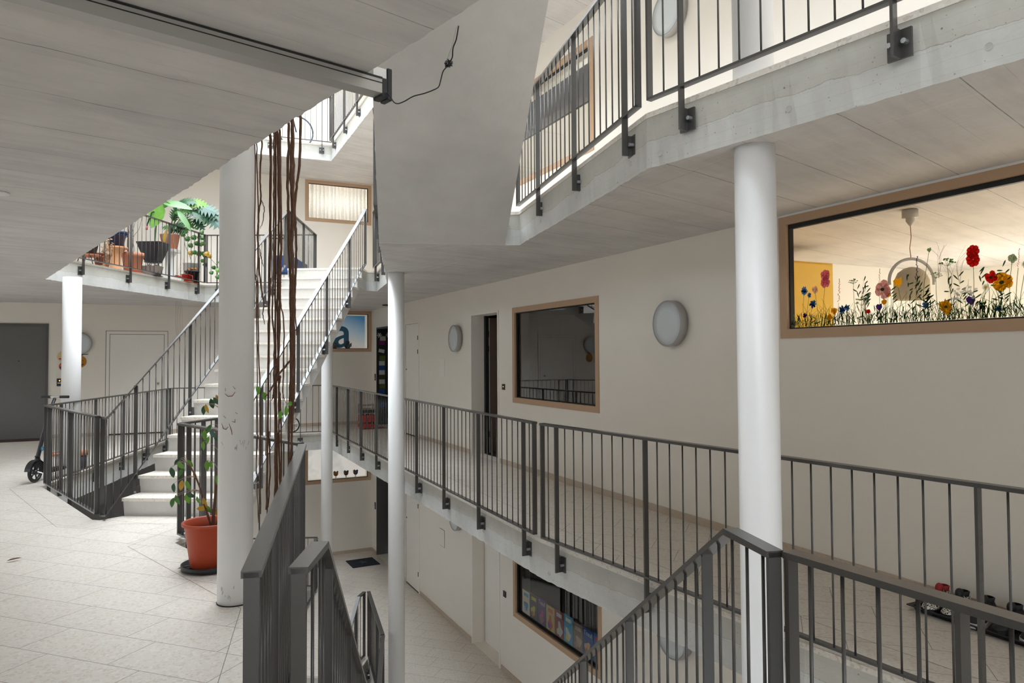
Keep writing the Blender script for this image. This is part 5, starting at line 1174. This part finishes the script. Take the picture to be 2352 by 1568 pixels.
def bloom(kind, u, v, s, col, stem_from=None, lab=None):
    bm = B()
    if kind == 'poppy':
        for a in (15, 75, 150, 205, 275, 335): petal(bm, (u, v), RD(a+random.uniform(-12, 12)), s*random.uniform(.42, .58), s*.48, .0002+.0002*a/90)
    elif kind == 'double':
        for dv in (s*.38, -s*.22):
            for a in (0, 50, 100, 150, 200, 250, 310): petal(bm, (u+random.uniform(-.05, .05)*s, v+dv), RD(a), s*.48, s*.42, .0002+.0001*a/50)
    elif kind == 'daisy':
        for k in range(14): petal(bm, (u, v), 2*pi*k/14, s*.5, s*.13, .0002)
    elif kind == 'corn':
        for k in range(11): petal(bm, (u, v), 2*pi*k/11+random.uniform(-.2, .2), s*random.uniform(.38, .55), s*.22, .0002)
    elif kind == 'umbel':
        for k in range(20):
            a = RD(random.uniform(5, 175)); r_ = s*random.uniform(.25, .55); c = (u+r_*cos(a), v+r_*sin(a)*.8)
            fpoly(bm, [(c[0]+.075*s*cos(t)*random.uniform(.7, 1.2), c[1]+.05*s*sin(t)) for t in [2*pi*i/7 for i in range(7)]], .0003+.00004*k)
            ribbon(bm, [(u, v-.12*s), c], .0012, .0008, .0001)
    elif kind == 'spike':
        for k in range(22):
            t = k/22; c = (u+(random.uniform(-.1, .1)*(1-t*.6))*s*.8+.12*s*t, v+s*t*1.5); fpoly(bm, [(c[0]+.05*s*cos(q), c[1]+.035*s*sin(q)) for q in [2*pi*i/5 for i in range(5)]], .0002)
    elif kind == 'bell':
        fpoly(bm, [(u-.3*s, v), (u-.4*s, v+.3*s), (u-.15*s, v+.5*s), (u+.05*s, v+.42*s), (u+.35*s, v+.55*s), (u+.42*s, v+.1*s), (u+.1*s, v-.3*s)], .0002)
    names = {'poppy': 'poppy', 'double': 'poppy', 'daisy': 'daisy', 'corn': 'cornflower', 'umbel': 'umbel', 'spike': 'flower_spike', 'bell': 'bellflower'}
    o = finish(names[kind], bm, None, film, mats=[fm(col), fm2(col)]); o['label'] = lab or '%s %s on the film' % (col, names[kind].replace('_', ' '))
    if kind == 'poppy' and s > .06:
        b2 = B(); fpoly(b2, [(u+.13*s*cos(q), v+.10*s*sin(q)) for q in [2*pi*i/9 for i in range(9)]], .0012); finish('flower_centre', b2, stemd, o)
    if kind == 'daisy':
        b2 = B(); fpoly(b2, [(u+.17*s*cos(q), v+.17*s*sin(q)) for q in [2*pi*i/10 for i in range(10)]], .0006); finish('flower_centre', b2, fm('yellow'), o)
    if stem_from is not None:
        b2 = B(); ribbon(b2, [(stem_from, .0), (stem_from*.6+u*.4+random.uniform(-.02, .02), v*.45), (u, v-.1*s)], .004, .003); finish('stem', b2, stemg, o)
bloom('double', .30, .335, .085, 'pink', .29); bloom('corn', .105, .27, .07, 'sky', .12); bloom('corn', .155, .235, .04, 'sky', .14); bloom('corn', .185, .165, .065, 'blue', .17); bloom('poppy', .205, .27, .055, 'peach', .25)
bloom('corn', .11, .085, .04, 'violet', .12); bloom('spike', .41, .17, .11, 'rose', .41); bloom('umbel', .535, .29, .07, 'green', .57); bloom('daisy', .655, .045, .055, 'white', .65); bloom('poppy', .37, .105, .05, 'orange', .37)
bloom('corn', .44, .11, .06, 'blue', .43); bloom('corn', .48, .12, .05, 'sky', .47); bloom('poppy', .33, .06, .05, 'orange', .32); bloom('poppy', .76, .225, .12, 'rose', .78, 'large rose bloom on the film'); bloom('bell', .87, .25, .08, 'orange', .93); bloom('poppy', .80, .19, .04, 'orange', .79)
bloom('umbel', .60, .14, .12, 'pale', .61, 'grey-green fuzzy umbel on the film'); bloom('spike', .735, .25, .08, 'rose', .74); bloom('spike', 1.0, .27, .10, 'violet', .97); bloom('poppy', 1.19, .08, .085, 'orange', 1.18); bloom('umbel', 1.205, .34, .10, 'green', 1.23); bloom('umbel', 1.13, .27, .075, 'pale', 1.15)
bloom('bell', 1.09, .44, .035, 'green', 1.05); bloom('double', 1.36, .365, .085, 'red', 1.33); bloom('umbel', 1.31, .12, .17, 'white', 1.32, 'large white seed-head umbel on the film'); bloom('bell', 1.34, .10, .07, 'violet', 1.35); bloom('poppy', 1.46, .235, .07, 'red', 1.5); bloom('poppy', 1.52, .20, .11, 'orange', 1.53)
bloom('daisy', 1.43, .18, .045, 'white', 1.43); bloom('corn', 1.65, .29, .05, 'white', 1.6); bloom('corn', 1.68, .30, .05, 'blue', 1.65); bloom('poppy', 1.73, .22, .07, 'orange', 1.7); bloom('corn', 1.66, .38, .03, 'blue', 1.66); bloom('daisy', 1.74, .08, .07, 'white', 1.75); bloom('corn', 1.72, .27, .06, 'sky', 1.7)
bloom('bell', .73, .10, .06, 'violet', .74); bloom('poppy', .77, .14, .04, 'orange', .78); bloom('poppy', .65, .085, .035, 'red', .66); bloom('corn', 1.06, .10, .05, 'sky', 1.05); bloom('poppy', 1.58, .33, .05, 'pale', 1.57); bloom('spike', 1.61, .28, .07, 'rose', 1.6); bloom('corn', 1.5, .05, .04, 'blue', 1.5)
for k in range(18):
    u = 1.85+k*.09+random.uniform(-.03, .03); bloom(random.choice(['poppy', 'corn', 'daisy', 'umbel', 'poppy']), u, random.uniform(.08, .38), random.uniform(.05, .09), random.choice(['red', 'orange', 'blue', 'white', 'pink', 'sky']), u+random.uniform(-.03, .03))
bm = B()
for k in range(620):
    u = random.uniform(.02, 3.2); h = abs(random.gauss(0, .075))+.02; h = min(h, .3); ribbon(bm, [(u, 0), (u+random.uniform(-.02, .02), h*.6), (u+random.gauss(0, .035), h)], random.uniform(.003, .006), .0008, .0001)
o = finish('grass', bm, stemg, film); o['kind'] = 'stuff'
bm = B()
for k in range(560):
    u = random.uniform(.0, 3.25); v = abs(random.gauss(0, .035)); a = random.uniform(0, pi); petal(bm, (u, v), random.gauss(pi/2, .55), random.uniform(.03, .075), random.uniform(.003, .008), .0003)
for k in range(26):
    u0 = random.choice((.97, 1.03, 1.2, 1.28, 1.38, 1.5, .6, .8))+random.uniform(-.04, .04); v0 = random.uniform(.08, .3)
    for j in range(5): petal(bm, (u0+.004*j, v0-.02*j), random.uniform(.1, pi-.1) if j % 2 else random.uniform(.2, 1.2), random.uniform(.03, .055), .009, .0003)
o = finish('foliage', bm, stemd, film); o['kind'] = 'stuff'
bm = B()
for u0, v0 in ((1.02, .2), (1.15, .38), (1.28, .33), (1.75, .33), (1.22, .28), (.62, .2)):
    for j in range(7): ribbon(bm, [(u0, v0-.12), (u0+random.uniform(-.02, .02), v0), (u0+random.uniform(-.09, .09), v0+random.uniform(.05, .12))], .0012, .0008, .0004)
finish('seed_heads', bm, film_mat('film_seed', (.22, .13, .12)), film)['kind'] = 'stuff'

# ------------------------------------------------------------------ shoe tray at the right
root = empty('boot_tray', (4.10, 2.31, 0), 0, 'long black plastic tray holding shoes against the right wall', 'tray')
bm = B()
loft(bm, [[(x*a, y*b, zz) for x, y in ((-1, -1), (1, -1), (1, 1), (-1, 1))] for a, b, zz in ((.125, .50, .001), (.135, .51, .03), (.155, .535, .034), (.155, .535, .027), (.13, .505, .022), (.12, .49, .007))]); finish('tray', bm, black, root)
def shoe(label, loc, rz, up_m, sole_m, L=.27, tongue=None, spots=None, accent=None):
    root = empty('shoe', loc, rz, label, 'shoe', 'shoes in the black tray by the wall')
    prof = [(-.5, .026, .036), (-.45, .034, .045), (-.3, .037, .045), (-.1, .034, .040), (.1, .040, .045), (.28, .046, .05), (.42, .036, .042), (.5, .012, .02)]
    bm = B()
    loft(bm, [[(t*L, s*w_*1.0, zz) for s, zz in ((-1, 0), (1, 0), (1.03, .028), (-1.03, .028))] for t, w_, _ in prof]); finish('sole', bm, sole_m, root)
    hh = [.095, .115, .12, .105, .085, .065, .05, .035]; bm = B(); rings = []
    for (t, w_, _), h in zip(prof, hh):
        rings.append([(t*L, w_*.95*cos(a), .028+(h-.028)*sin(a)) for a in [pi*k/10 for k in range(11)]])
    loft(bm, rings, True, closed=True); finish('upper', bm, up_m, root, True)
    bm = B(); lathe(bm, [(.028, .10), (.034, .125), (.026, .128)], 14, (-.32*L, 0)); finish('collar', bm, tongue or up_m, root, True)
    bm = B()
    for k in range(5): tube(bm, [((-.08+.05*k)*L*1.3, -.02, .108-.011*k), ((-.08+.05*k)*L*1.3, .02, .108-.011*k)], .0028, 5)
    finish('laces', bm, accent or up_m, root)
    bm = B(); blob(bm, (-.035, 0, .118), .028, .022, .03, 10, 6); finish('tongue', bm, tongue or up_m, root, True)
blk = pm('shoe_black', (.012, .012, .013), .6, noise=.2, nscale=50); shw = pm('shoe_sole_white', (.72, .71, .70), .5, noise=.04)
m, nt, b = new_mat('leopard_print'); tc = N(nt, 'ShaderNodeTexCoord'); vo = N(nt, 'ShaderNodeTexVoronoi', feature='DISTANCE_TO_EDGE'); vo.inputs['Scale'].default_value = 75; nt.links.new(tc.outputs['Object'], vo.inputs['Vector'])
nt.links.new(ramp(nt, vo.outputs['Distance'], [(.10, (.75, .72, .66)), (.16, (.012, .012, .012))]), b.inputs['Base Color']); b.inputs['Roughness'].default_value = .7
shoe('black and white speckled shoe with red tab, first in the tray', (4.080, 2.75, .008), RD(-172), m, blk, .26, pm('shoe_red', (.30, .012, .012), .6), None, blk)
shoe('black and white speckled shoe, second in the tray', (4.090, 2.64, .008), RD(-175), m, blk, .24, blk, None, blk)
shoe('black sneaker with thick white sole, third in the tray', (4.100, 2.50, .008), RD(-168), blk, shw, .27)
shoe('black shoe behind the railing post, fourth in the tray', (4.110, 2.37, .008), RD(-175), blk, blk, .27)
shoe('black shoe with white heel, fifth in the tray', (4.110, 2.23, .008), RD(-172), blk, shw, .27)
shoe('black sneaker with curved white sole and red patch, rightmost in the tray', (4.090, 2.09, .008), RD(-160), blk, shw, .28, red)

#@@S2END

# ------------------------------------------------------------------ light
w = bpy.data.worlds.new('World'); SC.world = w; w.use_nodes = True
wn_ = w.node_tree; bg = wn_.nodes['Background']; bg.inputs[0].default_value = (.87, .94, 1.0, 1); bg.inputs[1].default_value = 1.0
_tc = N(wn_, 'ShaderNodeTexCoord'); _sp = N(wn_, 'ShaderNodeSeparateXYZ'); wn_.links.new(_tc.outputs['Generated'], _sp.inputs[0])
_s = math_(wn_, 'ADD', math_(wn_, 'MULTIPLY', math_(wn_, 'MAXIMUM', _sp.outputs[2], 0.), 5.0), .42)      # overcast sky: brighter overhead
wn_.links.new(_s, bg.inputs[1])
def portal(loc, rot, sx, sy):
    l = bpy.data.lights.new('portal', 'AREA'); l.shape = 'RECTANGLE'; l.size = sx; l.size_y = sy; l.cycles.is_portal = True
    o = bpy.data.objects.new('sky_portal', l); COL.objects.link(o); o.location = loc; o.rotation_euler = rot; o['kind'] = 'helper'
portal((.8, 7.2, 8.75), (0, 0, 0), 5.0, 15.6)
portal((XL-.3, 6.7, 3.0), (0, RD(-90), 0), 12, 19)
portal((.15, YN-.3, 3.0), (RD(90), 0, 0), 8.3, 12)

# ------------------------------------------------------------------ camera
cam = bpy.data.cameras.new('camera'); co = bpy.data.objects.new('camera', cam); COL.objects.link(co); SC.camera = co
f_px = 1653.1; cam.sensor_fit = 'HORIZONTAL'; cam.sensor_width = 36; cam.lens = 36*f_px/2352; cam.shift_y = -16.73/2352
cam.clip_start = .05; cam.clip_end = 200
yaw, pit, rol = RD(25.847), RD(1.769), RD(-.342)
fw = Vector((sin(yaw)*cos(pit), cos(yaw)*cos(pit), sin(pit))); rt = Vector((cos(yaw), -sin(yaw), 0)); up = rt.cross(fw)
r2 = rt*cos(rol)+up*sin(rol); u2 = -rt*sin(rol)+up*cos(rol)
M = Matrix(((r2.x, u2.x, -fw.x, 0), (r2.y, u2.y, -fw.y, 0), (r2.z, u2.z, -fw.z, 1.5), (0, 0, 0, 1)))
co.matrix_world = M

SC.view_settings.view_transform = 'Standard'; SC.view_settings.look = 'None'; SC.view_settings.gamma = 1; SC.view_settings.use_curve_mapping = False
SC.view_settings.exposure = 1.2
cy = SC.cycles; cy.max_bounces = 10; cy.diffuse_bounces = 8; cy.glossy_bounces = 4; cy.transparent_max_bounces = 12; cy.use_denoising = True
cy.caustics_reflective = False; cy.caustics_refractive = False; cy.sample_clamp_indirect = 8
